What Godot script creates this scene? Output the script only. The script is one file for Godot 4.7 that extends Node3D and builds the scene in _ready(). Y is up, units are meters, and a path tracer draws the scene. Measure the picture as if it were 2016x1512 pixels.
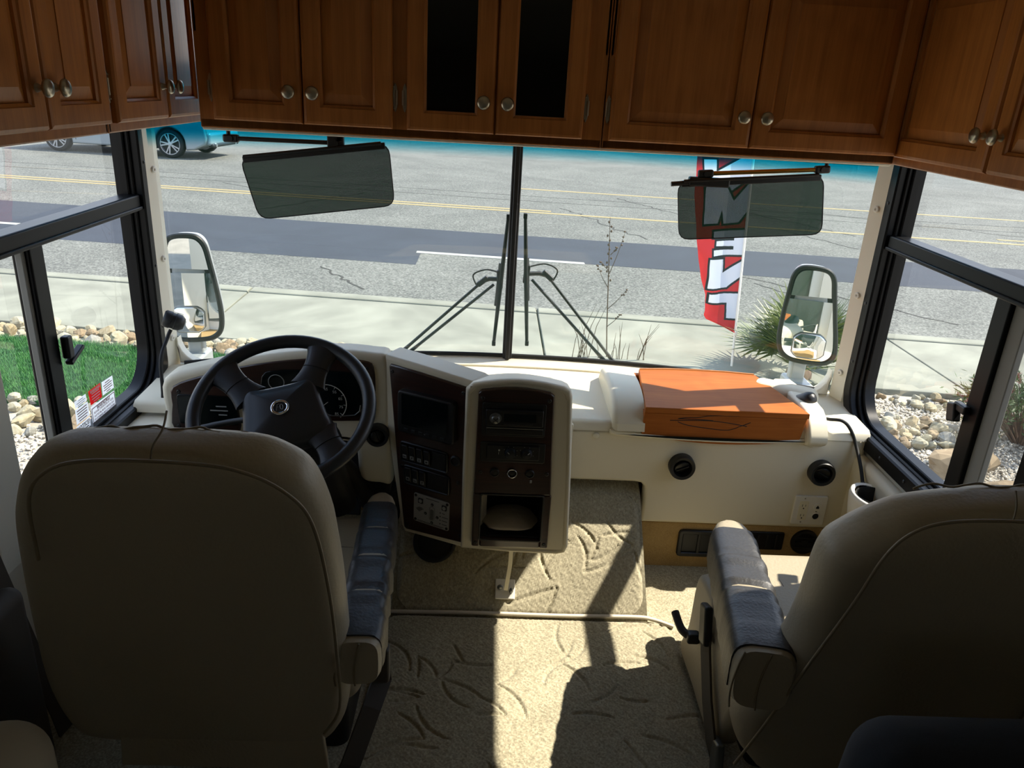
extends Node3D
# Cab of a parked motorhome seen from behind the two front seats, the street in front of it.
# x to the right of the vehicle, y up, z towards its rear; y = 0 is the cab floor, the street lies at GY.
const GY := -0.65
var M := {}
var taken := {}
var base_of := {}
var rng := RandomNumberGenerator.new()

class MB:
	var v := PackedVector3Array()
	var n := PackedVector3Array()
	var uv := PackedVector2Array()
	var ix := PackedInt32Array()
	func vert(p: Vector3, nn: Vector3, u := Vector2.ZERO) -> int:
		v.append(p); n.append(nn); uv.append(u)
		return v.size() - 1
	func tri(i: int, j: int, k: int) -> void:
		var g := (v[k] - v[i]).cross(v[j] - v[i])
		if g.dot(n[i] + n[j] + n[k]) < 0.0:
			ix.append_array(PackedInt32Array([i, k, j]))
		else:
			ix.append_array(PackedInt32Array([i, j, k]))
	func flat3(a: Vector3, b: Vector3, c: Vector3, hint := Vector3.ZERO) -> void:
		var g := (c - a).cross(b - a).normalized()
		if hint != Vector3.ZERO and g.dot(hint) < 0.0: g = -g
		tri(vert(a, g), vert(b, g), vert(c, g))
	func quad(a: Vector3, b: Vector3, c: Vector3, d: Vector3, hint := Vector3.ZERO) -> void:
		var g := (c - a).cross(b - d).normalized()
		if g == Vector3.ZERO: g = (b - a).cross(d - a).normalized()
		if hint != Vector3.ZERO and g.dot(hint) < 0.0: g = -g
		var i := vert(a, g, Vector2(0, 1)); var j := vert(b, g, Vector2(1, 1)); var k := vert(c, g, Vector2(1, 0)); var l := vert(d, g, Vector2(0, 0))
		tri(i, j, k); tri(i, k, l)
	# a grid of rows of points with smooth normals; flip turns the normals round
	func grid(rows: Array, wrap := false, flip := false, wrap_rows := false) -> void:
		var R := rows.size(); var Cn: int = rows[0].size(); var s := v.size()
		for r in R:
			for c in Cn:
				var r0 := r - 1; var r1 := r + 1
				if wrap_rows: r0 = (r0 + R) % R; r1 = r1 % R
				else: r0 = maxi(r0, 0); r1 = mini(r1, R - 1)
				var c0 := c - 1; var c1 := c + 1
				if wrap: c0 = (c0 + Cn) % Cn; c1 = c1 % Cn
				else: c0 = maxi(c0, 0); c1 = mini(c1, Cn - 1)
				var g: Vector3 = (rows[r1][c] - rows[r0][c]).cross(rows[r][c1] - rows[r][c0])
				if g.length_squared() < 1e-16:
					var rr := (r1 if r == 0 else r0)
					g = (rows[r1][c] - rows[r0][c]).cross(rows[rr][c1] - rows[rr][c0])
				g = g.normalized()
				vert(rows[r][c], -g if flip else g, Vector2(float(c) / maxi(Cn - 1, 1), float(r) / maxi(R - 1, 1)))
		for r in (R if wrap_rows else R - 1):
			for c in (Cn if wrap else Cn - 1):
				var a := s + r * Cn + c; var b := s + r * Cn + (c + 1) % Cn
				var d := s + ((r + 1) % R) * Cn + c; var e := s + ((r + 1) % R) * Cn + (c + 1) % Cn
				tri(a, b, e); tri(a, e, d)
	# closed rings joined, ends filled
	func loft(rings: Array, cap := true, flip := false) -> void:
		grid(rings, true, flip)
		if cap:
			for e in [0, rings.size() - 1]:
				var ring: PackedVector3Array = rings[e]
				var mid := Vector3.ZERO
				for p in ring: mid += p
				mid /= ring.size()
				var other: Vector3 = rings[1 if e == 0 else rings.size() - 2][0]
				var om := Vector3.ZERO
				for p in rings[1 if e == 0 else rings.size() - 2]: om += p
				om /= ring.size()
				var g := (ring[1] - mid).cross(ring[0] - mid)
				for k in range(1, ring.size()): g += (ring[(k + 1) % ring.size()] - mid).cross(ring[k] - mid)
				g = g.normalized()
				if g.dot(mid - om) < 0.0: g = -g
				var ci := vert(mid, g)
				var f := v.size()
				for p in ring: vert(p, g)
				for k in ring.size(): tri(ci, f + k, f + (k + 1) % ring.size())
	func rbox(c: Vector3, size: Vector3, r := 0.008, xb := Basis.IDENTITY, k := 2) -> void:
		var h := size / 2.0
		r = minf(r, minf(h.x, minf(h.y, h.z)) * 0.99)
		var inner := h - Vector3(r, r, r)
		for f in 6:
			var ax := f / 2; var sg := 1.0 if f % 2 == 0 else -1.0
			var a1 := (ax + 1) % 3; var a2 := (ax + 2) % 3
			var u := []; var w := []
			for i in k + 1: u.append(-h[a1] + r * i / k); w.append(-h[a2] + r * i / k)
			for i in k + 1: u.append(h[a1] - r + r * i / k); w.append(h[a2] - r + r * i / k)
			var s := v.size()
			for p in u:
				for q in w:
					var x := Vector3.ZERO
					x[ax] = h[ax] * sg; x[a1] = p; x[a2] = q
					var inn := x.clamp(-inner, inner)
					var d := (x - inn).normalized()
					vert(c + xb * (inn + d * r), xb * d, Vector2(p / maxf(h[a1], 1e-5) * 0.5 + 0.5, q / maxf(h[a2], 1e-5) * 0.5 + 0.5))
			var m: int = w.size()
			for i in u.size() - 1:
				for j in m - 1:
					var a := s + i * m + j
					tri(a, a + 1, a + m + 1); tri(a, a + m + 1, a + m)
	func box(lo: Vector3, hi: Vector3, r := 0.004) -> void:
		rbox((lo + hi) / 2.0, (hi - lo).abs(), r, Basis.IDENTITY, 1 if r < 0.006 else 2)
	# polygon in the xy plane of xf, from z0 to z1, its front edge (z1) rounded by bev
	func prism(poly: PackedVector2Array, z0: float, z1: float, xf := Transform3D.IDENTITY, bev := 0.0, steps := 2) -> void:
		if Geometry2D.is_polygon_clockwise(poly): poly = poly.duplicate(); poly.reverse()
		var m := poly.size()
		var off := PackedVector2Array(); var nor := PackedVector2Array()
		for i in m:
			var a := (poly[i] - poly[(i + m - 1) % m]).normalized(); var b := (poly[(i + 1) % m] - poly[i]).normalized()
			var na := Vector2(a.y, -a.x); var nb := Vector2(b.y, -b.x)
			var w := (na + nb)
			w = na if w.length() < 0.1 else w.normalized()
			nor.append(w); off.append(w / maxf(w.dot(na), 0.4))
		var rings := [[z0, 0.0, 0.0]]
		if bev > 0.0:
			for i in steps + 1:
				var t := PI / 2 * i / steps
				rings.append([z1 - bev + bev * sin(t), bev * (1.0 - cos(t)), t])
		else: rings.append([z1, 0.0, 0.0])
		for q in rings.size() - 1:
			for i in m:
				var j := (i + 1) % m
				var smooth := nor[i].dot(nor[j]) > 0.75
				var e := (poly[j] - poly[i]).normalized(); var en := Vector2(e.y, -e.x)
				var id := []
				for k in 2:
					var rg: Array = rings[q + k]
					for p in [i, j]:
						var x: Vector2 = poly[p] - off[p] * rg[1]
						var nn: Vector2 = nor[p] if smooth else en
						id.append(vert(xf * Vector3(x.x, x.y, rg[0]), xf.basis * Vector3(nn.x * cos(rg[2]), nn.y * cos(rg[2]), sin(rg[2])), Vector2(x.x, x.y)))
				tri(id[0], id[1], id[3]); tri(id[0], id[3], id[2])
		var fz: float = rings[-1][0]; var ins: float = rings[-1][1]
		var idx := Geometry2D.triangulate_polygon(poly)
		for side in 2:
			var s := v.size()
			var zn := xf.basis * Vector3(0, 0, -1 if side == 0 else 1)
			for i in m:
				var x: Vector2 = poly[i] if side == 0 else poly[i] - off[i] * ins
				vert(xf * Vector3(x.x, x.y, z0 if side == 0 else fz), zn, x)
			for t in range(0, idx.size(), 3): tri(s + idx[t], s + idx[t + 1], s + idx[t + 2])
	# cushion: polygon rounded at both faces
	func pillow(poly: PackedVector2Array, thick: float, r: float, xf := Transform3D.IDENTITY, dome := 0.0, steps := 4) -> void:
		if Geometry2D.is_polygon_clockwise(poly): poly = poly.duplicate(); poly.reverse()
		var m := poly.size()
		var off := PackedVector2Array()
		var mid := Vector2.ZERO
		for i in m:
			var a := (poly[i] - poly[(i + m - 1) % m]).normalized(); var b := (poly[(i + 1) % m] - poly[i]).normalized()
			var w := (Vector2(a.y, -a.x) + Vector2(b.y, -b.x)).normalized()
			off.append(w); mid += poly[i]
		mid /= m
		var prof := []
		for s in [0.9, 0.6, 0.35, 0.15]: prof.append([-thick / 2 - dome * (1.0 - (1.0 - s) * (1.0 - s)), r, s])
		for i in steps + 1:
			var t := -PI / 2 + PI / 2 * i / steps
			prof.append([-thick / 2 + r + r * sin(t), r * (1.0 - cos(t)), 0.0])
		for i in steps + 1:
			var t := PI / 2 * i / steps
			prof.append([thick / 2 - r + r * sin(t), r * (1.0 - cos(t)), 0.0])
		for s in [0.15, 0.35, 0.6, 0.9]: prof.append([thick / 2 + dome * (1.0 - (1.0 - s) * (1.0 - s)), r, s])
		var rows := []
		for p in prof:
			var row := PackedVector3Array()
			for i in m:
				var x: Vector2 = (poly[i] - off[i] * p[1]).lerp(mid, p[2])
				row.append(xf * Vector3(x.x, x.y, p[0]))
			rows.append(row)
		loft(rows, true, true)
	func tube(pts: Array, r, seg := 10, closed := false, cap := true) -> void:
		var m := pts.size(); var rows := []
		var up := Vector3.UP
		var t0: Vector3 = (pts[1] - pts[0]).normalized()
		if absf(t0.dot(up)) > 0.9: up = Vector3.RIGHT
		for i in m:
			var a: Vector3 = pts[(i + m - 1) % m] if closed or i > 0 else pts[i]
			var b: Vector3 = pts[(i + 1) % m] if closed or i < m - 1 else pts[i]
			var t := (b - a).normalized()
			var s := t.cross(up).normalized(); up = s.cross(t).normalized()
			var rr: float = r[i] if r is Array else r
			var row := PackedVector3Array()
			for k in seg:
				var an := TAU * k / seg
				row.append(pts[i] + (s * cos(an) + up * sin(an)) * rr)
			rows.append(row)
		if closed: grid(rows, true, false, true)
		else: loft(rows, cap, false)
	# flat strap of width w and thickness th along pts, its flat side facing nrm
	func strap(pts: Array, w: float, th: float, nrm: Vector3) -> void:
		var m := pts.size(); var rows := []
		for i in m:
			var t: Vector3 = (pts[mini(i + 1, m - 1)] - pts[maxi(i - 1, 0)]).normalized()
			var s := t.cross(nrm).normalized(); var u := s.cross(t).normalized()
			rows.append(PackedVector3Array([pts[i] + s * w / 2 + u * th / 2, pts[i] - s * w / 2 + u * th / 2, pts[i] - s * w / 2 - u * th / 2, pts[i] + s * w / 2 - u * th / 2]))
		for i in m - 1:
			for k in 4:
				var a: Vector3 = rows[i][k]; var b: Vector3 = rows[i][(k + 1) % 4]; var c: Vector3 = rows[i + 1][(k + 1) % 4]; var d: Vector3 = rows[i + 1][k]
				quad(a, b, c, d, (a + b + c + d) / 4.0 - (pts[i] + pts[i + 1]) / 2.0)
		quad(rows[0][0], rows[0][1], rows[0][2], rows[0][3]); quad(rows[-1][0], rows[-1][1], rows[-1][2], rows[-1][3])
	# profile of (radius, height) turned round the y axis of xf
	func lathe(xf: Transform3D, prof: Array, seg := 20) -> void:
		for i in prof.size() - 1:
			var p: Vector2 = prof[i]; var q: Vector2 = prof[i + 1]
			var e := (q - p).normalized(); var nn := Vector2(e.y, -e.x)
			var np := nn; var nq := nn
			if i > 0:
				var f: Vector2 = (prof[i] - prof[i - 1]).normalized(); f = Vector2(f.y, -f.x)
				if f.dot(nn) > 0.6: np = (f + nn).normalized()
			if i < prof.size() - 2:
				var f: Vector2 = (prof[i + 2] - prof[i + 1]).normalized(); f = Vector2(f.y, -f.x)
				if f.dot(nn) > 0.6: nq = (f + nn).normalized()
			var s := v.size()
			for k in seg + 1:
				var a := TAU * k / seg
				var d := Vector3(cos(a), 0, sin(a))
				vert(xf * (d * p.x + Vector3(0, p.y, 0)), xf.basis * (d * np.x + Vector3(0, np.y, 0)))
				vert(xf * (d * q.x + Vector3(0, q.y, 0)), xf.basis * (d * nq.x + Vector3(0, nq.y, 0)))
			for k in seg:
				var a := s + k * 2
				if p.x > 1e-6: tri(a, a + 2, a + 3)
				if q.x > 1e-6: tri(a, a + 3, a + 1)
	# profile (across, along nrm) swept along a path that lies in the plane across nrm, corners mitred
	func sweep(path: Array, prof: PackedVector2Array, nrm: Vector3, closed := true) -> void:
		var m := path.size(); var side := []; var lat := []
		for i in m:
			var a: Vector3 = path[i] - path[(i + m - 1) % m]; var b: Vector3 = path[(i + 1) % m] - path[i]
			if not closed and i == 0: a = b
			if not closed and i == m - 1: b = a
			var sa := a.normalized().cross(nrm); var sb := b.normalized().cross(nrm)
			var w := (sa + sb).normalized()
			side.append(w / maxf(w.dot(sa), 0.3)); lat.append(w)
		var ar := 0.0
		for j in prof.size():
			var p := prof[j]; var q := prof[(j + 1) % prof.size()]
			ar += p.x * q.y - q.x * p.y
		var sg := 1.0 if ar > 0.0 else -1.0
		for i in (m if closed else m - 1):
			var k := (i + 1) % m
			var sl: Vector3 = (path[k] - path[i]).normalized().cross(nrm)
			var smooth: bool = lat[i].dot(lat[k]) > 0.8 and lat[i].dot(sl) > 0.9
			for j in prof.size():
				var p := prof[j]; var q := prof[(j + 1) % prof.size()]
				var e := (q - p).normalized(); var nn := Vector2(e.y, -e.x) * sg
				var id := []
				for pair in [[i, p], [k, p], [k, q], [i, q]]:
					var l: Vector3 = lat[pair[0]] if smooth else sl
					id.append(vert(path[pair[0]] + side[pair[0]] * pair[1].x + nrm * pair[1].y, l * nn.x + nrm * nn.y))
				tri(id[0], id[1], id[2]); tri(id[0], id[2], id[3])
	func ball(c: Vector3, r: Vector3, xb := Basis.IDENTITY, seg := 14) -> void:
		var rows := []
		for i in seg / 2 + 1:
			var t := clampf(PI * i / (seg / 2), 0.02, PI - 0.02); var row := PackedVector3Array()
			for k in seg:
				var a := TAU * k / seg
				row.append(c + xb * (Vector3(sin(t) * cos(a), cos(t), sin(t) * sin(a)) * r))
			rows.append(row)
		loft(rows, true, true)
	func mesh() -> ArrayMesh:
		var a := []
		a.resize(Mesh.ARRAY_MAX)
		a[Mesh.ARRAY_VERTEX] = v; a[Mesh.ARRAY_NORMAL] = n; a[Mesh.ARRAY_TEX_UV] = uv; a[Mesh.ARRAY_INDEX] = ix
		var m := ArrayMesh.new()
		m.add_surface_from_arrays(Mesh.PRIMITIVE_TRIANGLES, a)
		return m

func numbered(s: String) -> String:
	var k: int = taken.get(s, 0)
	taken[s] = k + 1
	return s if k == 0 else "%s_%03d" % [s, k]

func thing(called: String, label: String, category: String, at := Vector3.ZERO, group := "") -> Node3D:
	var o := Node3D.new()
	o.name = numbered(called)
	add_child(o)
	o.position = at
	base_of[o] = at
	tag(o, label, category, group)
	return o

func tag(o: Node3D, label: String, category: String, group := "") -> void:
	o.set_meta("label", label); o.set_meta("category", category)
	if group: o.set_meta("group", group)

# a part: its shape is given in the scene's axes and moved into its thing's
func part(called: String, mb: MB, m: String, parent: Node3D, label := "") -> MeshInstance3D:
	var o := MeshInstance3D.new()
	o.name = called
	o.mesh = mb.mesh()
	o.material_override = M[m]
	parent.add_child(o, true)
	if base_of.has(parent): o.position = -base_of[parent]
	if label: o.set_meta("label", label)
	return o

func solo(called: String, mb: MB, m: String, label: String, category: String, group := "") -> MeshInstance3D:
	var o := MeshInstance3D.new()
	o.name = numbered(called)
	o.mesh = mb.mesh()
	o.material_override = M[m]
	add_child(o)
	tag(o, label, category, group)
	return o

func struct(called: String, mb: MB, m: String) -> MeshInstance3D:
	var o := MeshInstance3D.new()
	o.name = numbered(called)
	o.mesh = mb.mesh()
	o.material_override = M[m]
	o.set_meta("kind", "structure")
	add_child(o)
	return o

func V(x, y, z) -> Vector3: return Vector3(x, y, z)

func smooth_poly(p: Array, k := 4) -> PackedVector2Array:
	var out := PackedVector2Array(); var m := p.size()
	for i in m:
		var a: Vector2 = p[(i + m - 1) % m]; var b: Vector2 = p[i]; var c: Vector2 = p[(i + 1) % m]; var d: Vector2 = p[(i + 2) % m]
		for s in k: out.append(b.cubic_interpolate(c, a, d, float(s) / k))
	return out

func smooth_path(p: Array, k := 6) -> Array:
	var out := []; var m := p.size()
	for i in m - 1:
		var a: Vector3 = p[maxi(i - 1, 0)]; var b: Vector3 = p[i]; var c: Vector3 = p[i + 1]; var d: Vector3 = p[mini(i + 2, m - 1)]
		for s in k: out.append(b.cubic_interpolate(c, a, d, float(s) / k))
	out.append(p[-1])
	return out

func rrect(x0: float, y0: float, x1: float, y1: float, r: float, k := 4) -> PackedVector2Array:
	var out := PackedVector2Array()
	for c in [[x1 - r, y0 + r, -PI / 2], [x1 - r, y1 - r, 0.0], [x0 + r, y1 - r, PI / 2], [x0 + r, y0 + r, PI]]:
		for i in k + 1:
			var a: float = c[2] + PI / 2 * i / k
			out.append(Vector2(c[0] + r * cos(a), c[1] + r * sin(a)))
	return out

func on_plane(p: PackedVector2Array, xf: Transform3D) -> Array:
	var out := []
	for q in p: out.append(xf * Vector3(q.x, q.y, 0))
	return out

func rect_prof(w: float, d0: float, d1: float, b := 0.002) -> PackedVector2Array:
	return PackedVector2Array([Vector2(-w / 2, d0), Vector2(w / 2, d0), Vector2(w / 2, d1 - b), Vector2(w / 2 - b, d1), Vector2(-w / 2 + b, d1), Vector2(-w / 2, d1 - b)])

# an outdoor colour: weathered ground and plants are darker than they look in the sun
func O(r: float, g: float, b: float) -> Color: return Color(r * 0.61 / 255.0, g * 0.62 / 255.0, b * 0.6 / 255.0)

func C(r: float, g: float, b: float) -> Color: return Color(r / 255.0, g / 255.0, b / 255.0)

func noise(s: int, f: float, oct := 4) -> FastNoiseLite:
	var q := FastNoiseLite.new()
	q.seed = s; q.frequency = f; q.fractal_octaves = oct; q.noise_type = FastNoiseLite.TYPE_SIMPLEX_SMOOTH
	return q

func mat(called: String, c: Color, rough := 0.6, spec := 0.5, metal := 0.0) -> StandardMaterial3D:
	var m := StandardMaterial3D.new()
	m.resource_name = called
	m.albedo_color = c; m.roughness = rough; m.metallic = metal; m.metallic_specular = spec
	M[called] = m
	return m

func textured(called: String, im: Image, size: float, rough := 0.7, world := false) -> StandardMaterial3D:
	var m := mat(called, Color.WHITE, rough)
	im.generate_mipmaps()
	m.albedo_texture = ImageTexture.create_from_image(im)
	m.uv1_triplanar = true; m.uv1_world_triplanar = world
	m.uv1_scale = Vector3.ONE / size
	return m

func relief(m: StandardMaterial3D, f: float, cm: float, size := 256, kind := FastNoiseLite.TYPE_SIMPLEX_SMOOTH) -> void:
	var t := NoiseTexture2D.new()
	t.width = size; t.height = size; t.seamless = true
	var q := noise(77, f, 3)
	q.noise_type = kind
	t.noise = q
	m.heightmap_enabled = true; m.heightmap_texture = t; m.heightmap_scale = cm
	m.uv1_triplanar = true

# seamless picture from a function of four cyclic coordinates is dear: mirror-free noise with a wrapped blend
func paint(w: int, h: int, f: Callable) -> Image:
	var im := Image.create(w, h, false, Image.FORMAT_RGB8)
	for y in h:
		for x in w:
			im.set_pixel(x, y, f.call(x, y))
	return im

func wood_image(s: int, a: Color, b: Color, w := 256, h := 512, across := false) -> Image:
	var n1 := noise(s, 0.02, 3); var n2 := noise(s + 1, 0.09, 2); var n3 := noise(s + 2, 0.012, 2)
	return paint(w, h, func(x, y):
		var u: float = y if across else x
		var l: float = x if across else y
		var wu: float = w if not across else h
		var wl: float = h if not across else w
		# distances wrapped by circles, so that the edges meet
		var cu := cos(TAU * u / wu) * wu / TAU; var su := sin(TAU * u / wu) * wu / TAU
		var cl := sin(TAU * l / wl) * wl / TAU
		var t := 0.5 + 0.55 * n1.get_noise_3d(cu * 4.0, su * 4.0, cl * 0.25) + 0.32 * n2.get_noise_3d(cu * 5.0, su * 5.0, cl * 0.12) + 0.35 * n3.get_noise_3d(cu, su, cl)
		return a.lerp(b, clampf(t, 0.0, 1.0)))

func speckle_image(s: int, a: Color, b: Color, sz := 512, low := 0.35, grain := 0.5) -> Image:
	var r := RandomNumberGenerator.new(); r.seed = s
	var n1 := noise(s, 0.01, 4)
	return paint(sz, sz, func(x, y):
		var cu := cos(TAU * x / sz) * sz / TAU; var su := sin(TAU * x / sz) * sz / TAU
		var cv := cos(TAU * y / sz) * sz / TAU; var sv := sin(TAU * y / sz) * sz / TAU
		var t: float = 0.5 + low * n1.get_noise_3d(cu + cv * 0.7, su + sv * 0.7, (cv - sv) * 0.8) + grain * (r.randf() + r.randf() - 1.0)
		return a.lerp(b, clampf(t, 0.0, 1.0)))

func _ready() -> void:
	rng.seed = 5
	# --- camera, sky, sun, exposure
	var cam := Camera3D.new()
	cam.name = "camera"
	cam.transform = Transform3D(Basis(V(.998, .053, .018), V(-.043, .931, -.364), V(-.036, .362, .931)).orthonormalized(), V(0, 1.7, 0))
	cam.fov = rad_to_deg(2.0 * atan(756.0 / 1514.0))
	cam.near = 0.05; cam.far = 500.0
	add_child(cam)
	cam.current = true
	var sky_m := ProceduralSkyMaterial.new()
	sky_m.sky_top_color = C(140, 158, 186); sky_m.sky_horizon_color = C(212, 214, 212)
	sky_m.ground_bottom_color = C(120, 115, 105); sky_m.ground_horizon_color = C(190, 195, 195)
	sky_m.sky_energy_multiplier = 1.7
	var sky := Sky.new()
	sky.sky_material = sky_m
	var env := Environment.new()
	env.background_mode = Environment.BG_SKY
	env.sky = sky
	env.tonemap_mode = Environment.TONE_MAPPER_LINEAR
	env.tonemap_exposure = 1.25
	env.sdfgi_enabled = true; env.ssao_enabled = true; env.ssil_enabled = true
	var we := WorldEnvironment.new()
	we.name = "world_environment"
	we.environment = env
	add_child(we)
	var sun := DirectionalLight3D.new()
	sun.name = "sun"
	sun.light_color = Color(1.0, 0.965, 0.9)
	sun.light_energy = 3.0
	sun.light_angular_distance = 0.53
	sun.shadow_enabled = true
	add_child(sun)
	sun.look_at_from_position(V(.82, 1, -.195) * 10.0, Vector3.ZERO)
	materials()
	shell()
	street()
	cabinets()
	windshield_things()
	dash()
	driving()
	seats()
	small_things()
	planting()
	car()

func materials() -> void:
	var im := wood_image(3, C(158, 98, 44), C(190, 124, 62))
	textured("maple", im, 0.55, 0.38).metallic_specular = 0.5
	textured("maple_along", wood_image(9, C(150, 82, 28), C(172, 100, 40), 512, 256, true), 0.5, 0.6).metallic_specular = 0.3
	var wal := textured("walnut", wood_image(21, C(30, 15, 10), C(62, 34, 24), 256, 256, true), 0.3, 0.3)
	wal.clearcoat_enabled = true; wal.clearcoat = 0.6; wal.clearcoat_roughness = 0.08
	relief(mat("cream_plastic", C(222, 214, 190), 0.5), 0.05, 0.03)
	relief(mat("cream_vinyl", C(222, 213, 188), 0.6), 0.06, 0.06)
	relief(mat("cream_trim", C(234, 228, 210), 0.55), 0.05, 0.02)
	var lea := mat("tan_leather", C(158, 147, 124), 0.5)
	relief(lea, 0.06, 0.05)
	lea.uv1_scale = Vector3.ONE * 6.0
	var wl := mat("worn_leather", C(46, 45, 44), 0.45)
	relief(wl, 0.06, 0.06)
	wl.uv1_scale = Vector3.ONE * 6.0
	mat("piping", C(128, 116, 92), 0.6)
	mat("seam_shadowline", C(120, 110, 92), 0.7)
	var car_im := speckle_image(31, C(122, 114, 92), C(192, 184, 156), 512, 0.25, 0.6)
	var cp := textured("carpet", car_im, 1.5, 0.95)
	cp.rim_enabled = true; cp.rim = 0.3; cp.rim_tint = 0.5
	textured("carpet_brown", speckle_image(33, C(134, 108, 66), C(186, 156, 104), 256, 0.25, 0.5), 0.3, 0.95)
	mat("binding", C(208, 198, 180), 0.8)
	mat("black_frame", C(8, 9, 11), 0.36, 0.3)
	mat("black_plastic", C(17, 18, 19), 0.45)
	mat("wheel_plastic", C(28, 31, 34), 0.42)
	mat("black_rubber", C(14, 15, 15), 0.7)
	mat("dark_screen", C(8, 16, 17), 0.12)
	mat("grey_metal", C(120, 122, 120), 0.4, 0.5, 0.9)
	mat("nickel", C(176, 168, 150), 0.32, 0.5, 1.0)
	mat("brass", C(170, 130, 60), 0.3, 0.5, 1.0)
	mat("chrome", C(225, 225, 225), 0.08, 0.5, 1.0)
	mat("steel_plate", C(150, 150, 146), 0.5)
	mat("white_plastic", C(228, 224, 212), 0.4)
	mat("ivory", C(226, 218, 190), 0.45)
	mat("print_black", C(12, 12, 12), 0.6)
	mat("print_white", C(205, 205, 200), 0.6)
	mat("grey_icon", C(150, 152, 150), 0.6)
	mat("dim_fabric", C(160, 148, 124), 0.95)
	mat("fleece", C(226, 212, 184), 0.95)
	relief(M["fleece"], 0.08, 0.4)
	textured("dark_knit", speckle_image(41, C(24, 28, 34), C(40, 46, 56), 256, 0.2, 0.5), 0.12, 0.95)
	mat("belt", C(66, 60, 52), 0.7)
	mat("grey_screen_frame", C(118, 116, 108), 0.6)
	mat("ceiling_vinyl", C(190, 180, 160), 0.8)
	mat("wall_vinyl", C(205, 200, 185), 0.7)
	mat("body_white", C(225, 225, 222), 0.3)
	mat("mirror", C(215, 220, 222), 0.02, 0.5, 1.0)
	var g := mat("clear_glass", Color(1, 1, 1, 0.0), 0.0)
	g.transparency = BaseMaterial3D.TRANSPARENCY_ALPHA
	var wg := mat("windshield_glass", Color(0.55, 0.85, 0.72, 0.04), 0.0)
	wg.transparency = BaseMaterial3D.TRANSPARENCY_ALPHA
	wg.backlight_enabled = true; wg.backlight = Color(0.03, 0.08, 0.05)
	var vg := mat("visor_acrylic", Color(0.05, 0.24, 0.15, 0.93), 0.05)
	vg.transparency = BaseMaterial3D.TRANSPARENCY_ALPHA
	var sc := mat("insect_screen", Color(0.32, 0.32, 0.31, 0.3), 0.6)
	sc.transparency = BaseMaterial3D.TRANSPARENCY_ALPHA
	# tinted band: solid glass whose dye thins out downwards
	var ti := Image.create(4, 128, false, Image.FORMAT_RGB8)
	for y in 128:
		var t := smoothstep(0.0, 1.0, clampf((y - 20.0) / 100.0, 0, 1))
		for x in 4: ti.set_pixel(x, y, C(0, 150, 185).lerp(Color.WHITE, t))
	var tg := mat("tint_band", Color(1, 1, 1, 0.0), 0.0)
	tg.refraction_enabled = true; tg.refraction_scale = 0.002
	tg.albedo_texture = ImageTexture.create_from_image(ti)
	tg.texture_repeat = false
	# outdoors
	textured("asphalt", speckle_image(51, O(98, 99, 95), O(186, 186, 180), 1024, 0.3, 1.0), 15.0, 0.95, true)
	textured("asphalt_seal", speckle_image(52, O(44, 52, 68), O(72, 83, 102), 512, 0.3, 0.4), 5.0, 0.9, true)
	textured("concrete", speckle_image(53, O(172, 172, 158), O(208, 208, 192), 512, 0.9, 0.12), 3.0, 0.9, true)
	textured("gravel_bed", speckle_image(54, C(120, 115, 104), C(186, 178, 162), 512, 0.3, 0.7), 1.0, 0.95, true)
	textured("soil", speckle_image(55, O(150, 132, 100), O(196, 178, 140), 256, 0.5, 0.4), 1.0, 0.95, true)
	mat("turf_backing", O(46, 112, 52), 0.95)
	for k in 3:
		var tm := mat("turf_%d" % k, [O(70, 168, 72), O(104, 196, 84), O(52, 138, 68)][k], 0.6)
		tm.backlight_enabled = true; tm.backlight = Color(0.08, 0.16, 0.06)
	var bm := mat("banner", Color.WHITE, 0.8)
	var bi := banner_image()
	bi.generate_mipmaps()
	bm.albedo_texture = ImageTexture.create_from_image(bi)
	bm.backlight_enabled = true; bm.backlight = Color(0.5, 0.5, 0.5)
	mat("line_yellow", O(226, 200, 140), 0.8)
	mat("line_white", O(236, 236, 230), 0.8)
	mat("crack", O(70, 68, 64), 0.95)
	for k in 5:
		textured("stone_%d" % k, speckle_image(61 + k, [O(204, 178, 134), O(222, 202, 162), O(176, 146, 112), O(180, 174, 164), O(232, 214, 178)][k], [O(246, 226, 188), O(252, 238, 206), O(230, 200, 160), O(224, 219, 210), O(255, 248, 226)][k], 128, 0.9, 0.3), 0.4, 0.9)
	for k in 4: mat("pebble_%d" % k, [C(196, 188, 170), C(172, 164, 148), C(214, 206, 188), C(150, 143, 130)][k], 0.9)
	var fr := mat("frond", O(140, 152, 76), 0.5); fr.backlight_enabled = true; fr.backlight = Color(0.16, 0.2, 0.07)
	var lf := mat("shrub_leaf", O(96, 130, 62), 0.6); lf.backlight_enabled = true; lf.backlight = Color(0.1, 0.15, 0.05)
	mat("shrub_red", O(196, 60, 64), 0.7)
	mat("dry_stem", O(134, 112, 92), 0.9)
	mat("bark", C(96, 76, 60), 0.9)
	mat("car_paint", O(214, 222, 232), 0.2).clearcoat_enabled = true
	mat("car_glass", C(14, 18, 22), 0.05)
	mat("tyre", C(24, 24, 25), 0.85)
	mat("alloy", C(170, 172, 176), 0.35, 0.5, 0.8)
	mat("tail_red", C(150, 20, 24), 0.2)

func wz(x: float) -> float: return -2.715 + 0.235 * pow(absf(x - 0.08) / 1.12, 2.2)

const XL := -1.08
const XR := 1.24
const ZB := 4.6

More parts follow.
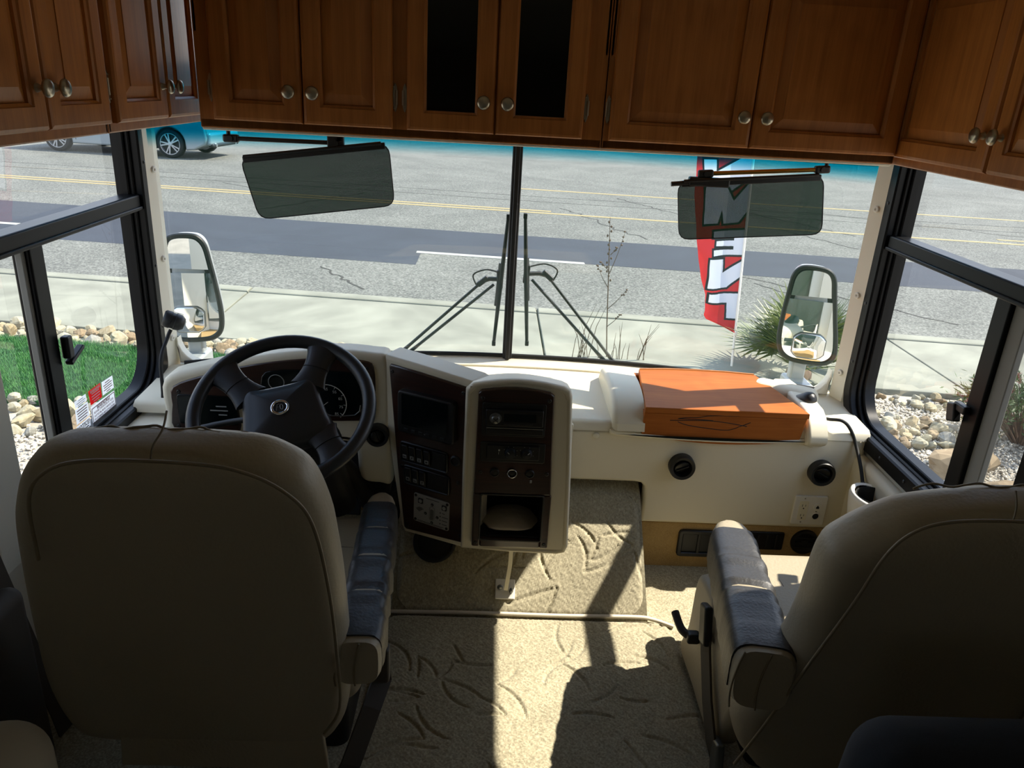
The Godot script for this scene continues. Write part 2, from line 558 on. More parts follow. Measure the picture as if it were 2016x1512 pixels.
# one side wall with its window; s = -1 left, 1 right
func side_wall(s: int, called: String) -> void:
	var xi := XL if s < 0 else XR
	var xo := xi + s * 0.05
	var zf := -2.47 if s < 0 else -2.42
	var zr := -1.5
	var w := MB.new()
	w.box(V(xi, -0.25, zf - 0.06), V(xo, 2.1, zf + 0.012), 0.002)
	w.box(V(xi, -0.25, zf), V(xo, 0.69, zr), 0.002)
	w.box(V(xi, 1.765, zf), V(xo, 2.1, zr), 0.002)
	w.box(V(xi, -0.25, zr), V(xo, 2.1, 0.9), 0.002)
	w.box(V(xi, -0.25, 0.9), V(xo, 1.25, 1.9), 0.002)
	w.box(V(xi, 1.6, 0.9), V(xo, 2.1, 1.9), 0.002)
	w.box(V(xi, -0.25, 1.9), V(xo, 2.1, ZB), 0.002)
	struct(called, w, "wall_vinyl")
	# window set in it
	var root := Node3D.new()
	root.name = "window_2" if s < 0 else "window_3"
	root.set_meta("kind", "structure")
	root.set_meta("label", "black framed sliding window beside the %s seat" % ["driver's", "passenger's"][0 if s < 0 else 1])
	add_child(root)
	var xf := Transform3D(Basis(V(0, 0, 1), V(0, 1, 0), V(-1, 0, 0)), V(xi, 0, 0))
	var gz := zf + 0.06
	var path := on_plane(rrect(zf + 0.022, 0.69, zr - 0.022, 1.753, 0.14, 7), xf)
	var nr := V(-s, 0, 0)
	var f := MB.new()
	f.sweep(path, rect_prof(0.05, -0.055, 0.016, 0.005), nr)
	part("window_frame", f, "black_frame", root)
	for q in [[0.04, -0.02, -0.002], [0.051, -0.03, -0.014], [0.062, -0.045, -0.026]]:
		var r := MB.new()
		r.sweep(on_plane(rrect(zf + q[0], 0.664 + q[0], zr - q[0], 1.779 - q[0], 0.125, 7), xf), rect_prof(0.012, -0.056, q[2] + 0.006, 0.003), nr)
		part("frame_rib", r, "black_frame", root)
	var xg := xi + s * 0.04
	var rail := MB.new()
	rail.box(V(xi - s * 0.004, 1.286, zf + 0.05), V(xi + s * 0.05, 1.328, zr - 0.05), 0.006)
	rail.box(V(xi - s * 0.01, 1.281, zf + 0.05), V(xi + s * 0.02, 1.293, zr - 0.05), 0.004)
	part("window_rail", rail, "black_frame", root)
	var zd := -1.845 if s < 0 else -1.775
	var d := MB.new()
	d.box(V(xi + s * 0.0, 0.73, zd - 0.03), V(xi + s * 0.045, 1.29, zd + 0.03), 0.006)
	part("sash_stile", d, "black_frame", root)
	var sc := MB.new()
	var sw := 0.012 if s < 0 else 0.05
	sc.box(V(xi + s * 0.012, 0.74, zd + 0.028), V(xi + s * 0.03, 1.29, zd + 0.03 + sw), 0.003)
	part("screen_frame", sc, "grey_screen_frame", root)
	for g in [[1.325, 1.745, gz - 0.02, zr - 0.08, "window_pane"], [0.72, 1.285, gz - 0.02, zd, "window_pane"], [0.72, 1.285, zd, zr - 0.08, "window_pane"]]:
		var p := MB.new()
		p.quad(V(xg, g[0], g[2]), V(xg, g[0], g[3]), V(xg, g[1], g[3]), V(xg, g[1], g[2]), nr)
		part(g[4], p, "clear_glass", root)
	if s > 0:
		var p := MB.new()
		p.quad(V(xg - 0.012, 0.72, zd), V(xg - 0.012, 0.72, zr - 0.08), V(xg - 0.012, 1.285, zr - 0.08), V(xg - 0.012, 1.285, zd), nr)
		part("insect_screen", p, "insect_screen", root)
	# latch on the sliding sash
	var la := MB.new()
	if s < 0:
		la.box(V(xi, 0.985, zd - 0.055), V(xi + 0.022, 1.045, zd - 0.03), 0.005)
		la.rbox(V(xi + 0.012, 0.985, zd - 0.07), V(0.02, 0.012, 0.075), 0.004, Basis(Vector3.RIGHT, 0.35))
	else:
		la.rbox(V(xi - 0.012, 0.965, zd - 0.05), V(0.022, 0.05, 0.034), 0.005, Basis(Vector3.RIGHT, -0.3))
		la.rbox(V(xi - 0.008, 0.985, zd - 0.028), V(0.02, 0.022, 0.05), 0.005)
	part("latch", la, "black_plastic", root)
	for y in [0.9, 1.1, 1.42, 1.6]:
		var scw := MB.new()
		scw.ball(V(xi - s * 0.016, y, zf + 0.022), V(0.003, 0.006, 0.006), Basis.IDENTITY, 8)
		part("frame_screw", scw, "black_plastic", root)
	for z in [-2.1, -1.95, -1.6]:
		var scw := MB.new()
		scw.ball(V(xi - s * 0.016, 0.69, z), V(0.003, 0.006, 0.006), Basis.IDENTITY, 8)
		part("frame_screw", scw, "black_plastic", root)
	# windows further back that light the living area
	var b := Node3D.new()
	b.name = "window_4" if s < 0 else "window_5"
	b.set_meta("kind", "structure")
	add_child(b)
	var bf := MB.new()
	bf.sweep(on_plane(rrect(0.9, 1.25, 1.9, 1.6, 0.06, 4), xf), rect_prof(0.06, -0.055, 0.012, 0.004), nr)
	part("window_frame", bf, "black_frame", b)
	var bp := MB.new()
	bp.quad(V(xg, 1.25, 0.9), V(xg, 1.25, 1.9), V(xg, 1.6, 1.9), V(xg, 1.6, 0.9), nr)
	part("window_pane", bp, "clear_glass", b)
	if s < 0:
		var j := MB.new()
		j.box(V(XL, 0.6, -1.6), V(XL + 0.024, 1.27, zr + 0.03), 0.008)
		part("window_jamb", j, "wall_vinyl", root)

func shell() -> void:
	side_wall(-1, "wall_left")
	side_wall(1, "wall_right")
	var f := MB.new()
	f.box(V(XL - 0.05, -0.25, -2.7), V(XR + 0.05, 0.2, ZB), 0.002)
	struct("floor", f, "carpet")
	f = MB.new()
	f.box(V(XL - 0.05, 2.02, -2.8), V(XR + 0.05, 2.12, ZB), 0.002)
	struct("ceiling", f, "ceiling_vinyl")
	f = MB.new()
	f.box(V(XL - 0.05, -0.25, ZB), V(XR + 0.05, 2.12, ZB + 0.08), 0.002)
	struct("wall_back", f, "maple")
	# front cap of the body: below and above the glass
	f = MB.new()
	for q in [[-0.3, 0.735], [1.93, 2.12]]:
		var rows := []
		for o in [0.0, 0.05]:
			for y in ([q[0], q[1]] if o == 0.0 else [q[1], q[0]]):
				var row := PackedVector3Array()
				for i in 25:
					var x := lerpf(XL - 0.05, XR + 0.05, i / 24.0)
					row.append(V(x, y, wz(x) - 0.035 + o))
				rows.append(row)
		rows.append(rows[0])
		for r in 4: f.grid([rows[r], rows[r + 1]])
	struct("wall_front", f, "body_white")
	# padded corner posts beside the windshield
	for s in [-1, 1]:
		var xi := XL if s < 0 else XR
		var zf := -2.455 if s < 0 else -2.415
		var xw := -1.05 if s < 0 else 1.2
		var post := MB.new()
		var poly := PackedVector2Array([Vector2(xi + s * 0.05, zf), Vector2(xi - s * 0.004, zf), Vector2(xi - s * 0.016, zf - 0.001), Vector2(xw, zf - (0.062 if s < 0 else 0.045)), Vector2(xi + s * 0.05, zf - (0.13 if s < 0 else 0.035))])
		post.prism(poly, -2.03, -0.55, Transform3D(Basis(V(1, 0, 0), V(0, 0, 1), V(0, -1, 0)), Vector3.ZERO))
		# rounded lower corner of the glass opening
		var fl := PackedVector2Array([Vector2(0, 0)])
		for i in 7:
			var a := PI + PI / 2 * i / 6.0
			fl.append(Vector2(0.09 + 0.09 * cos(a) + 0.0, 0.09 + 0.09 * sin(a)))
		var cx = xw - s * 0.005
		post.prism(fl, -0.018, 0.018, Transform3D(Basis(V(-s, 0, 0.0), V(0, 1, 0), V(0, 0, 1)), V(cx, 0.752, zf - 0.062)), 0.006)
		struct("trim_1" if s < 0 else "trim_2", post, "cream_trim")
		var par: Node3D = get_node("trim_1" if s < 0 else "trim_2")
		for y in [1.395, 1.115, 0.845]:
			var b := MB.new()
			var xs = (xi - s * 0.016 + xw) / 2.0
			var zs = zf - (0.034 if s < 0 else 0.023)
			var tx = xw - (xi - s * 0.016); var tz = -(0.061 if s < 0 else 0.044)
			var nn := V(s * tz, 0, -s * tx).normalized()
			var xb := Basis(nn.cross(Vector3.UP).normalized(), nn, Vector3.UP)
			b.lathe(Transform3D(xb, V(xs, y, zs)), [Vector2(0, -0.004), Vector2(0.011, -0.004), Vector2(0.011, 0.002), Vector2(0.008, 0.006), Vector2(0.004, 0.006), Vector2(0.003, 0.003), Vector2(0, 0.003)], 14)
			part("screw_cap", b, "white_plastic", par)
	# windshield
	var w := Node3D.new()
	w.name = "window_1"
	w.set_meta("kind", "structure")
	w.set_meta("label", "curved two-piece windshield with a teal tinted upper band")
	add_child(w)
	for s in [-1, 1]:
		var p := MB.new(); var t := MB.new()
		var rows := [PackedVector3Array(), PackedVector3Array()]; var ti := []
		for k in 6: ti.append(PackedVector3Array())
		for i in 17:
			var x: float = 0.08 + s * lerpf(0.0, 1.115, i / 16.0)
			var ze := wz(x)
			if i == 16:
				x = 1.206 if s > 0 else -1.055; ze = -2.458 if s > 0 else -2.5
			rows[0].append(V(x, 0.74, ze)); rows[1].append(V(x, 1.95, ze))
			for k in 6:
				ti[k].append(V(x, [1.455, 1.535, 1.72, 1.72, 1.535, 1.455][k], wz(x) + (0.003 if k < 3 else 0.006)))
		p.grid(rows, false, s > 0)
		part("window_pane", p, "windshield_glass", w)
		t.grid([ti[0], ti[1], ti[2]], false, s < 0)
		for k in range(t.v.size()): t.uv[k] = Vector2(0.5, clampf(1.0 - (t.v[k].y - 1.455) / 0.08, 0.0, 1.0))
		var st := t.v.size()
		t.grid([ti[3], ti[4], ti[5]], false, s < 0)
		for k in range(st, t.v.size()): t.uv[k] = Vector2(0.5, clampf(1.0 - (t.v[k].y - 1.455) / 0.08, 0.0, 1.0))
		part("tinted_band", t, "tint_band", w)
	var mu := MB.new()
	mu.box(V(0.063, 0.75, -2.735), V(0.097, 1.95, -2.69), 0.006)
	mu.box(V(0.071, 0.75, -2.7), V(0.089, 1.95, -2.678), 0.006)
	part("mullion", mu, "black_rubber", w)
	var seal := MB.new(); var pts := []
	for i in 41:
		var x := lerpf(-1.02, 1.19, i / 40.0)
		pts.append(V(x, 0.762 , wz(x) + 0.012))
	seal.tube(pts, 0.0075, 8)
	part("seal", seal, "black_rubber", w)
	# carpeted fire wall under the dash and raised floor over the engine
	f = MB.new()
	f.box(V(XL, 0.0, -2.62), V(XR, 0.7, -2.5), 0.002)
	struct("wall_dash", f, "carpet_brown")

# --- overhead cabinets -------------------------------------------------------------------------
func knob(xf: Transform3D, parent: Node3D) -> void:
	var k := MB.new()
	k.lathe(xf * Transform3D(Basis(Vector3.RIGHT, PI / 2), Vector3.ZERO), [Vector2(0, 0), Vector2(0.009, 0), Vector2(0.008, 0.003), Vector2(0.0055, 0.008), Vector2(0.006, 0.014), Vector2(0.0165, 0.018), Vector2(0.0175, 0.021), Vector2(0.015, 0.0255), Vector2(0.009, 0.028), Vector2(0, 0.029)], 20)
	part("knob", k, "nickel", parent)

func hinge(xf: Transform3D, parent: Node3D) -> void:
	var h := MB.new()
	var poly := PackedVector2Array()
	for i in 16:
		var a := TAU * i / 16
		var y := sin(a)
		poly.append(Vector2(0.0065 * cos(a) * (1.0 if absf(y) < 0.75 else 0.7), 0.036 * y))
	h.prism(poly, 0.0, 0.003, xf, 0.001, 1)
	h.tube([xf * V(0.004, -0.018, 0.004), xf * V(0.004, 0.018, 0.004)], 0.0035, 8)
	h.rbox(xf * V(-0.003, 0.026, 0.003), V(0.004, 0.004, 0.003), 0.001, xf.basis, 1)
	h.rbox(xf * V(-0.003, -0.026, 0.003), V(0.004, 0.004, 0.003), 0.001, xf.basis, 1)
	part("hinge", h, "nickel", parent)

# xf: origin at the cabinet's lower left on its face plane, x right, y up, z outwards
# d: [x0, x1, knob at the right end, hinge at the left end, glass]
func cab_door(root: Node3D, xf: Transform3D, d: Array, y0: float, h: float) -> void:
	var w: float = d[1] - d[0]
	var o := xf * Transform3D(Basis.IDENTITY, V(d[0], y0, 0))
	var st := 0.052
	var f := MB.new()
	var nr := o.basis.z
	var prof := PackedVector2Array([Vector2(-st / 2, 0.001), Vector2(st / 2, 0.001), Vector2(st / 2, 0.012), Vector2(st / 2 - 0.003, 0.018), Vector2(st / 2 - 0.009, 0.02), Vector2(-st / 2 + 0.008, 0.02), Vector2(-st / 2 + 0.006, 0.016), Vector2(-st / 2 + 0.001, 0.013)])
	# left of the path is outwards: the path runs anticlockwise as seen from the room
	f.sweep([o * V(st / 2, st / 2, 0), o * V(w - st / 2, st / 2, 0), o * V(w - st / 2, h - st / 2, 0), o * V(st / 2, h - st / 2, 0)], prof, nr)
	var door := part("door", f, "maple", root)
	if d[4]:
		var g := MB.new()
		g.prism(PackedVector2Array([Vector2(st - 0.004, st - 0.004), Vector2(w - st + 0.004, st - 0.004), Vector2(w - st + 0.004, h - st + 0.004), Vector2(st - 0.004, h - st + 0.004)]), 0.003, 0.008, o)
		part("pane", g, "dark_screen", door, "black glass door pane")
	else:
		var p := MB.new()
		var a := st - 0.003; var b := 0.03
		var q := [Vector2(a, a), Vector2(w - a, a), Vector2(w - a, h - a), Vector2(a, h - a)]
		var r := [Vector2(a + b, a + b), Vector2(w - a - b, a + b), Vector2(w - a - b, h - a - b), Vector2(a + b, h - a - b)]
		for i in 4:
			var j := (i + 1) % 4
			p.quad(o * V(q[i].x, q[i].y, 0.006), o * V(q[j].x, q[j].y, 0.006), o * V(r[j].x, r[j].y, 0.0155), o * V(r[i].x, r[i].y, 0.0155), nr)
		p.quad(o * V(r[0].x, r[0].y, 0.0175), o * V(r[1].x, r[1].y, 0.0175), o * V(r[2].x, r[2].y, 0.0175), o * V(r[3].x, r[3].y, 0.0175), nr)
		for i in 4:
			var j := (i + 1) % 4
			p.quad(o * V(r[i].x, r[i].y, 0.0155), o * V(r[j].x, r[j].y, 0.0155), o * V(r[j].x, r[j].y, 0.0175), o * V(r[i].x, r[i].y, 0.0175))
		part("raised_panel", p, "maple", door)
	knob(o * Transform3D(Basis.IDENTITY, V(w - 0.029 if d[2] else 0.029, 0.078, 0.02)), door)
	if d[3] != 0:
		var mirror := Basis(V(-1, 0, 0), V(0, 1, 0), V(0, 0, 1)) if d[3] < 0 else Basis.IDENTITY
		hinge(o * Transform3D(mirror, V(-0.006 if d[3] < 0 else w + 0.006, 0.078, 0.002)), door)

func cabinet(label: String, xf: Transform3D, w: float, depth: float, doors: Array, group := "") -> void:
	var root := thing("overhead_cabinet", label, "cabinet", xf.origin, group)
	var h := 2.015 - xf.origin.y
	var b := MB.new()
	b.rbox(xf * V(w / 2, h / 2, -0.012), V(w, h, 0.024), 0.004, xf.basis, 1)
	if depth > 0.05:
		b.rbox(xf * V(w / 2, 0.012, -depth / 2), V(w, 0.024, depth), 0.003, xf.basis, 1)
		b.rbox(xf * V(w / 2, h / 2, -depth + 0.006), V(w, h, 0.012), 0.003, xf.basis, 1)
	b.rbox(xf * V(0.006, h / 2, -maxf(depth, 0.05) / 2), V(0.012, h, maxf(depth, 0.05)), 0.003, xf.basis, 1)
	b.rbox(xf * V(w - 0.006, h / 2, -maxf(depth, 0.05) / 2), V(0.012, h, maxf(depth, 0.05)), 0.003, xf.basis, 1)
	part("body", b, "maple", root)
	for d in doors: cab_door(root, xf, d, 0.022, h - 0.03)

func cabinets() -> void:
	var front := Transform3D(Basis.IDENTITY, V(-0.775, 1.552, -2.15))
	cabinet("dark wood cabinet over the steering wheel, two panelled and two black glass doors", front, 1.06, 0.3, [
		[0.041, 0.271, true, -1, false], [0.274, 0.505, false, 1, false], [0.542, 0.771, true, -1, true], [0.775, 1.006, false, 1, true]])
	cabinet("dark wood cabinet with two wide panelled doors above the passenger half of the windshield", Transform3D(Basis.IDENTITY, V(0.287, 1.552, -2.15)), 0.798, 0.3, [
		[0.014, 0.39, true, -1, false], [0.392, 0.792, false, 1, false]])
	# along the left wall: x of the frame runs towards the windshield
	var lb := Basis(V(0, 0, -1), V(0, 1, 0), V(1, 0, 0))
	cabinet("small two-door wood cabinet on the left wall, nearest the windshield corner", Transform3D(lb, V(-0.872, 1.548, -1.845)), 0.585, 0.03, [
		[0.02, 0.302, true, -1, false], [0.306, 0.56, false, 0, false]])
	cabinet("wood cabinet high on the left wall, cut off by the photo's left edge", Transform3D(lb, V(-0.872, 1.548, -1.22)), 0.622, 0.03, [
		[0.0, 0.352, true, 0, false], [0.356, 0.61, false, 1, false]])
	var rb := Basis(V(0, 0, 1), V(0, 1, 0), V(-1, 0, 0))
	cabinet("wood cabinet high on the right wall above the passenger side window", Transform3D(rb, V(1.102, 1.549, -2.195)), 0.96, 0.03, [
		[0.012, 0.455, true, 0, false], [0.462, 0.9, false, 0, false]])
	var l := MB.new()
	l.box(V(-0.775, 1.5455, -2.19), V(1.085, 1.556, -2.158), 0.004)
	struct("trim_3", l, "cream_trim")

# --- what is fixed to the windshield and hangs before it -----------------------------------------
func visor(label: String, c: Array, rodname: String, arm: Array) -> void:
	# c: four corners (upper left, upper right, lower right, lower left) of the tinted sheet
	var root := thing("sun_visor", label, "sun visor", c[0])
	var x: Vector3 = (c[1] - c[0]).normalized()
	var z: Vector3 = x.cross(c[0] - c[3]).normalized()
	var y := z.cross(x)
	var xf := Transform3D(Basis(x, y, z), c[0])
	var w: float = (c[1] - c[0]).length(); var inv := xf.affine_inverse()
	var dr: Vector3 = inv * c[2]; var dl: Vector3 = inv * c[3]
	var poly := PackedVector2Array()
	var quad := [Vector2(0, 0), Vector2(dl.x, dl.y), Vector2(dr.x, dr.y), Vector2(w, 0)]
	for i in 4:
		var p: Vector2 = quad[i]; var a: Vector2 = (quad[(i + 3) % 4] - p).normalized(); var b: Vector2 = (quad[(i + 1) % 4] - p).normalized()
		for k in 5:
			var t := k / 4.0; var r := 0.032
			poly.append(p + a * r * (1 - t) * (1 - t) + b * r * t * t)
	var s := MB.new()
	var ring := on_plane(poly, xf)
	var ctr := xf * V(w / 2, -0.08, 0)
	for i in ring.size(): s.flat3(ctr, ring[i], ring[(i + 1) % ring.size()], z)
	part("tinted_panel", s, "visor_acrylic", root)
	var e := MB.new()
	e.tube(ring, 0.0016, 6, true)
	part("panel_edge", e, "black_plastic", root)
	var b := MB.new()
	b.rbox(xf * V(w / 2, -0.004, 0.004), V(w - 0.02, 0.018, 0.012), 0.003, xf.basis)
	b.tube([xf * V(0.015, 0.004, 0.012), xf * V(w - 0.02, 0.004, 0.012)], 0.005, 8)
	part("clamp_rail", b, "black_plastic", root)
	var a := MB.new()
	a.tube(arm, 0.0065, 10)
	part("arm", a, rodname, root)
	for q in [arm[0], arm[-1]]:
		var j := MB.new()
		j.rbox(q, V(0.045, 0.022, 0.02), 0.006, Basis.looking_at((arm[-1] - arm[0]).normalized()) * Basis(Vector3.UP, PI / 2))
		j.lathe(Transform3D(Basis(Vector3.RIGHT, PI / 2), q), [Vector2(0, -0.014), Vector2(0.008, -0.014), Vector2(0.008, 0.014), Vector2(0, 0.014)], 12)
		part("pivot", j, "black_plastic", root)
	return

func windshield_things() -> void:
	visor("tilted dark translucent sun visor hanging above the steering wheel", [V(-0.727, 1.462, -2.3), V(-0.302, 1.524, -2.3), V(-0.285, 1.351, -2.3), V(-0.681, 1.291, -2.3)], "black_plastic", [V(-0.75, 1.515, -2.31), V(-0.45, 1.518, -2.3)])
	visor("dark translucent sun visor on a brass arm hanging before the red banner", [V(0.54, 1.459, -2.3), V(0.966, 1.5, -2.3), V(0.994, 1.33, -2.3), V(0.565, 1.293, -2.3)], "brass", [V(0.957, 1.517, -2.3), V(0.618, 1.488, -2.3)])
	for q in [[-0.757, 1.515, 1.575, 0], [0.972, 1.517, 1.575, 1]]:
		var b := MB.new()
		b.tube([V(q[0], q[1] - 0.01, -2.31), V(q[0], q[2], -2.31)], 0.006, 8)
		part("bracket", b, "black_plastic", get_node(["sun_visor", "sun_visor_001"][q[3]]))
	var vb := MB.new()
	vb.box(V(-0.475, 1.505, -2.31), V(-0.428, 1.54, -2.29), 0.004)
	vb.box(V(-0.45, 1.515, -2.31), V(-0.43, 1.57, -2.29), 0.004)
	part("slide_block", vb, "black_plastic", get_node("sun_visor"))
	vb = MB.new()
	vb.box(V(0.57, 1.452, -2.31), V(0.69, 1.478, -2.285), 0.005)
	vb.tube([V(0.52, 1.454, -2.295), V(0.6, 1.464, -2.295)], 0.007, 8)
	part("slide_block", vb, "black_plastic", get_node("sun_visor_001"))
	# wipers outside
	wiper("black windshield wiper left of the center post, blade upright beside it", V(0.06, 1.264, 0), V(0.029, 0.793, 0), V(0.04, 1.035, 0), V(-0.022, 1.023, 0), [V(-0.324, 0.74, 0), V(-0.295, 0.74, 0)], 1)
	wiper("black windshield wiper right of the center post, with a looped washer hose", V(0.12, 1.27, 0), V(0.153, 0.799, 0), V(0.137, 1.06, 0), V(0.215, 1.055, 0), [V(0.485, 0.745, 0), V(0.452, 0.745, 0)], -1)
	# outside mirrors
	var lp := [Vector2(-1.152, 1.05), Vector2(-1.147, 1.105), Vector2(-1.132, 1.133), Vector2(-1.105, 1.144), Vector2(-1.06, 1.146), Vector2(-1.032, 1.138), Vector2(-1.012, 1.11), Vector2(-1.0, 1.05), Vector2(-0.984, 0.95), Vector2(-0.974, 0.86), Vector2(-0.978, 0.80), Vector2(-0.998, 0.77), Vector2(-1.035, 0.757), Vector2(-1.115, 0.755), Vector2(-1.15, 0.768), Vector2(-1.168, 0.80), Vector2(-1.168, 0.86), Vector2(-1.16, 0.95)]
	mirror("tall rearview mirror outside left of the windshield, above the turf", lp.map(func(p): return p + Vector2(-0.02, -0.012)), V(-1.092, 0.938, -2.78), 0.16, 1.0, [-1.13, -1.07])
	var rp := []
	for p in lp: rp.append(Vector2(1.215 - (p.x + 1.072) * 1.0 + (p.y - 0.95) * -0.1, 0.945 + (p.y - 0.95) * 0.93))
	mirror("tall rearview mirror outside right of the windshield, before the palm", rp, V(1.215, 0.945, -2.78), -0.3, 1.0, [1.19, 1.25])

func wiper(label: String, top: Vector3, bot: Vector3, grip: Vector3, elbow: Vector3, feet: Array, s: int) -> void:
	var z := -2.745
	for q in [top, bot, grip, elbow]: pass
	top.z = z; bot.z = z; grip.z = z - 0.012; elbow.z = z - 0.02
	var root := thing("windshield_wiper", label, "wiper", bot)
	var b := MB.new()
	b.tube([top, top.lerp(bot, 0.5) + V(0, 0, -0.004), bot], [0.006, 0.0085, 0.006], 8)
	b.rbox(top, V(0.014, 0.02, 0.014), 0.003); b.rbox(bot, V(0.014, 0.02, 0.014), 0.003)
	part("blade", b, "black_rubber", root)
	var c := MB.new()
	var d := (top - bot).normalized()
	c.tube([grip + d * 0.06, grip - d * 0.1], 0.01, 8)
	c.rbox(grip, V(0.022, 0.07, 0.02), 0.005, Basis(Vector3.BACK, 0.06 * s))
	c.tube([grip, grip.lerp(elbow, 0.6) + V(0, 0.006, 0), elbow], 0.0085, 8)
	c.rbox(elbow, V(0.05, 0.02, 0.02), 0.006, Basis(Vector3.BACK, 0.7 * s))
	part("blade_carrier", c, "black_plastic", root)
	for k in 2:
		var f: Vector3 = feet[k]; f.z = wz(f.x) - 0.03
		var a := MB.new()
		var p: Vector3 = elbow if k == 0 else grip + V(-0.02 * s, -0.02, 0)
		a.tube([p, p.lerp(f, 0.85), f], [0.0055, 0.006, 0.009], 8)
		part("arm", a, "black_plastic", root)
	var hs := MB.new()
	hs.tube(smooth_path([elbow + V(-0.02 * s, -0.02, 0), elbow + V(-0.035 * s, 0.02, -0.01), elbow + V(0.01 * s, 0.04, -0.015), grip + V(-0.01 * s, 0.025, -0.01)]), 0.003, 6)
	part("washer_hose", hs, "black_rubber", root)

func mirror(label: String, poly: Array, c: Vector3, yaw: float, sx: float, foot: Array) -> void:
	var root := thing("outside_mirror", label, "mirror", V((foot[0] + foot[1]) / 2.0, 0.62, -2.74))
	var xf := Transform3D(Basis(Vector3.UP, yaw), c)
	var loc := []
	for p in poly: loc.append(Vector2((p.x - c.x) / cos(yaw), p.y - c.y))
	var sm := smooth_poly(loc, 4)
	var h := MB.new()
	h.pillow(sm, 0.1, 0.035, xf * Transform3D(Basis.IDENTITY, V(0, 0, -0.052)))
	part("housing", h, "car_paint", root, "pale housing")
	var rim := MB.new()
	rim.sweep(on_plane(sm, xf * Transform3D(Basis.IDENTITY, V(0, 0, -0.002))), rect_prof(0.018, -0.006, 0.008, 0.004), xf.basis.z)
	part("rim", rim, "black_plastic", root)
	# glasses: wide-angle one above, flat one below, stick-on round-sided one
	var ins := PackedVector2Array()
	for p in sm: ins.append(p * Vector2(0.91, 0.95))
	for part_i in 2:
		var clip := PackedVector2Array([Vector2(-1, 0.075), Vector2(1, 0.075), Vector2(1, 1), Vector2(-1, 1)]) if part_i == 0 else PackedVector2Array([Vector2(-1, -1), Vector2(1, -1), Vector2(1, 0.06), Vector2(-1, 0.06)])
		var got := Geometry2D.intersect_polygons(ins, clip)
		var g := MB.new()
		g.prism(got[0], -0.006, 0.003, xf * Transform3D(Basis(Vector3.UP, -0.1 * signf(yaw) if part_i == 0 else 0.0), Vector3.ZERO))
		part("mirror_glass", g, "mirror", root)
	var bk := MB.new()
	bk.prism(ins, -0.012, -0.004, xf)
	part("backing", bk, "black_plastic", root)
	var bs := PackedVector2Array()
	for i in 24:
		var a := TAU * i / 24
		bs.append(Vector2(clampf(0.062 * cos(a) * 1.1, -0.058, 0.058) * sx, clampf(0.055 * sin(a), -0.048, 0.048)) + Vector2(-0.018 * signf(yaw), -0.115))
	var sp := MB.new()
	sp.pillow(bs, 0.012, 0.005, xf * Transform3D(Basis.IDENTITY, V(0, 0, 0.008)), 0.006)
	part("blind_spot_glass", sp, "mirror", root)
	var br := MB.new()
	br.sweep(on_plane(bs, xf * Transform3D(Basis.IDENTITY, V(0, 0, 0.006))), rect_prof(0.005, -0.004, 0.005, 0.001), xf.basis.z)
	part("blind_spot_rim", br, "grey_metal", root)
	var ft := MB.new()
	ft.box(V(foot[0], 0.6, -2.83), V(foot[1], 0.79, -2.79), 0.01)
	ft.box(V(foot[0] - 0.012, 0.52, -2.86), V(foot[1] + 0.012, 0.69, -2.7), 0.014)
	part("bracket", ft, "car_paint", root)

# --- dashboard -----------------------------------------------------------------------------------
func round_vent(c: Vector3, r: float, tilt: float, label: String, turn := 0.0) -> void:
	var root := thing("air_vent", label, "air vent", c, "round dashboard air vents")
	var xf := Transform3D(Basis(Vector3.UP, turn) * Basis(Vector3.RIGHT, PI / 2), c + V(0, 0, 0.0185))
	var b := MB.new()
	b.lathe(xf, [Vector2(r, -0.024), Vector2(r, -0.004), Vector2(r * 0.99, 0.004), Vector2(r * 0.93, 0.009), Vector2(r * 0.72, 0.007), Vector2(r * 0.66, -0.004), Vector2(r * 0.6, -0.016), Vector2(0, -0.018)], 32)
	part("bezel", b, "black_plastic", root)
	var d := MB.new()
	var fx := xf * Transform3D(Basis(Vector3.UP, tilt), Vector3.ZERO)
	d.lathe(fx * Transform3D(Basis(Vector3.RIGHT, 0.5), V(0, -0.002, 0)), [Vector2(0, -0.003), Vector2(r * 0.58, -0.003), Vector2(r * 0.58, 0.001), Vector2(r * 0.5, 0.003), Vector2(0, 0.004)], 24)
	d.rbox(fx * V(0, 0.004, 0), V(r * 1.0, 0.008, 0.004), 0.0015, fx.basis)
	part("flap", d, "black_plastic", root)

func icon(parent: Node3D, xf: Transform3D, x: float, y: float, s: float, kind: int) -> void:
	var b := MB.new()
	b.prism(rrect(x - s, y - s, x + s, y + s, s * 0.15, 1), 0.0, 0.0006, xf)
	var o := part("switch_symbol", b, "grey_icon", parent)
	var k := MB.new()
	match kind % 4:
		0: k.prism(PackedVector2Array([Vector2(x - s * .6, y - s * .4), Vector2(x + s * .6, y - s * .4), Vector2(x + s * .6, y + s * .1), Vector2(x, y - s * .1), Vector2(x - s * .6, y + s * .5)]), 0.0, 0.0009, xf)
		1: k.prism(PackedVector2Array([Vector2(x - s * .4, y - s * .6), Vector2(x - s * .1, y - s * .6), Vector2(x + s * .1, y), Vector2(x + s * .6, y + s * .1), Vector2(x + s * .4, y + s * .6), Vector2(x - s * .3, y + s * .4)]), 0.0, 0.0009, xf)
		2: k.prism(PackedVector2Array([Vector2(x - s * .15, y - s * .7), Vector2(x + s * .2, y - s * .7), Vector2(x + s * .35, y + s * .2), Vector2(x, y + s * .7), Vector2(x - s * .3, y + s * .2)]), 0.0, 0.0009, xf)
		3: k.prism(rrect(x - s * .6, y - s * .45, x + s * .6, y + s * .4, s * .3, 2), 0.0, 0.0009, xf)
	part("switch_sign", k, "black_plastic", parent)

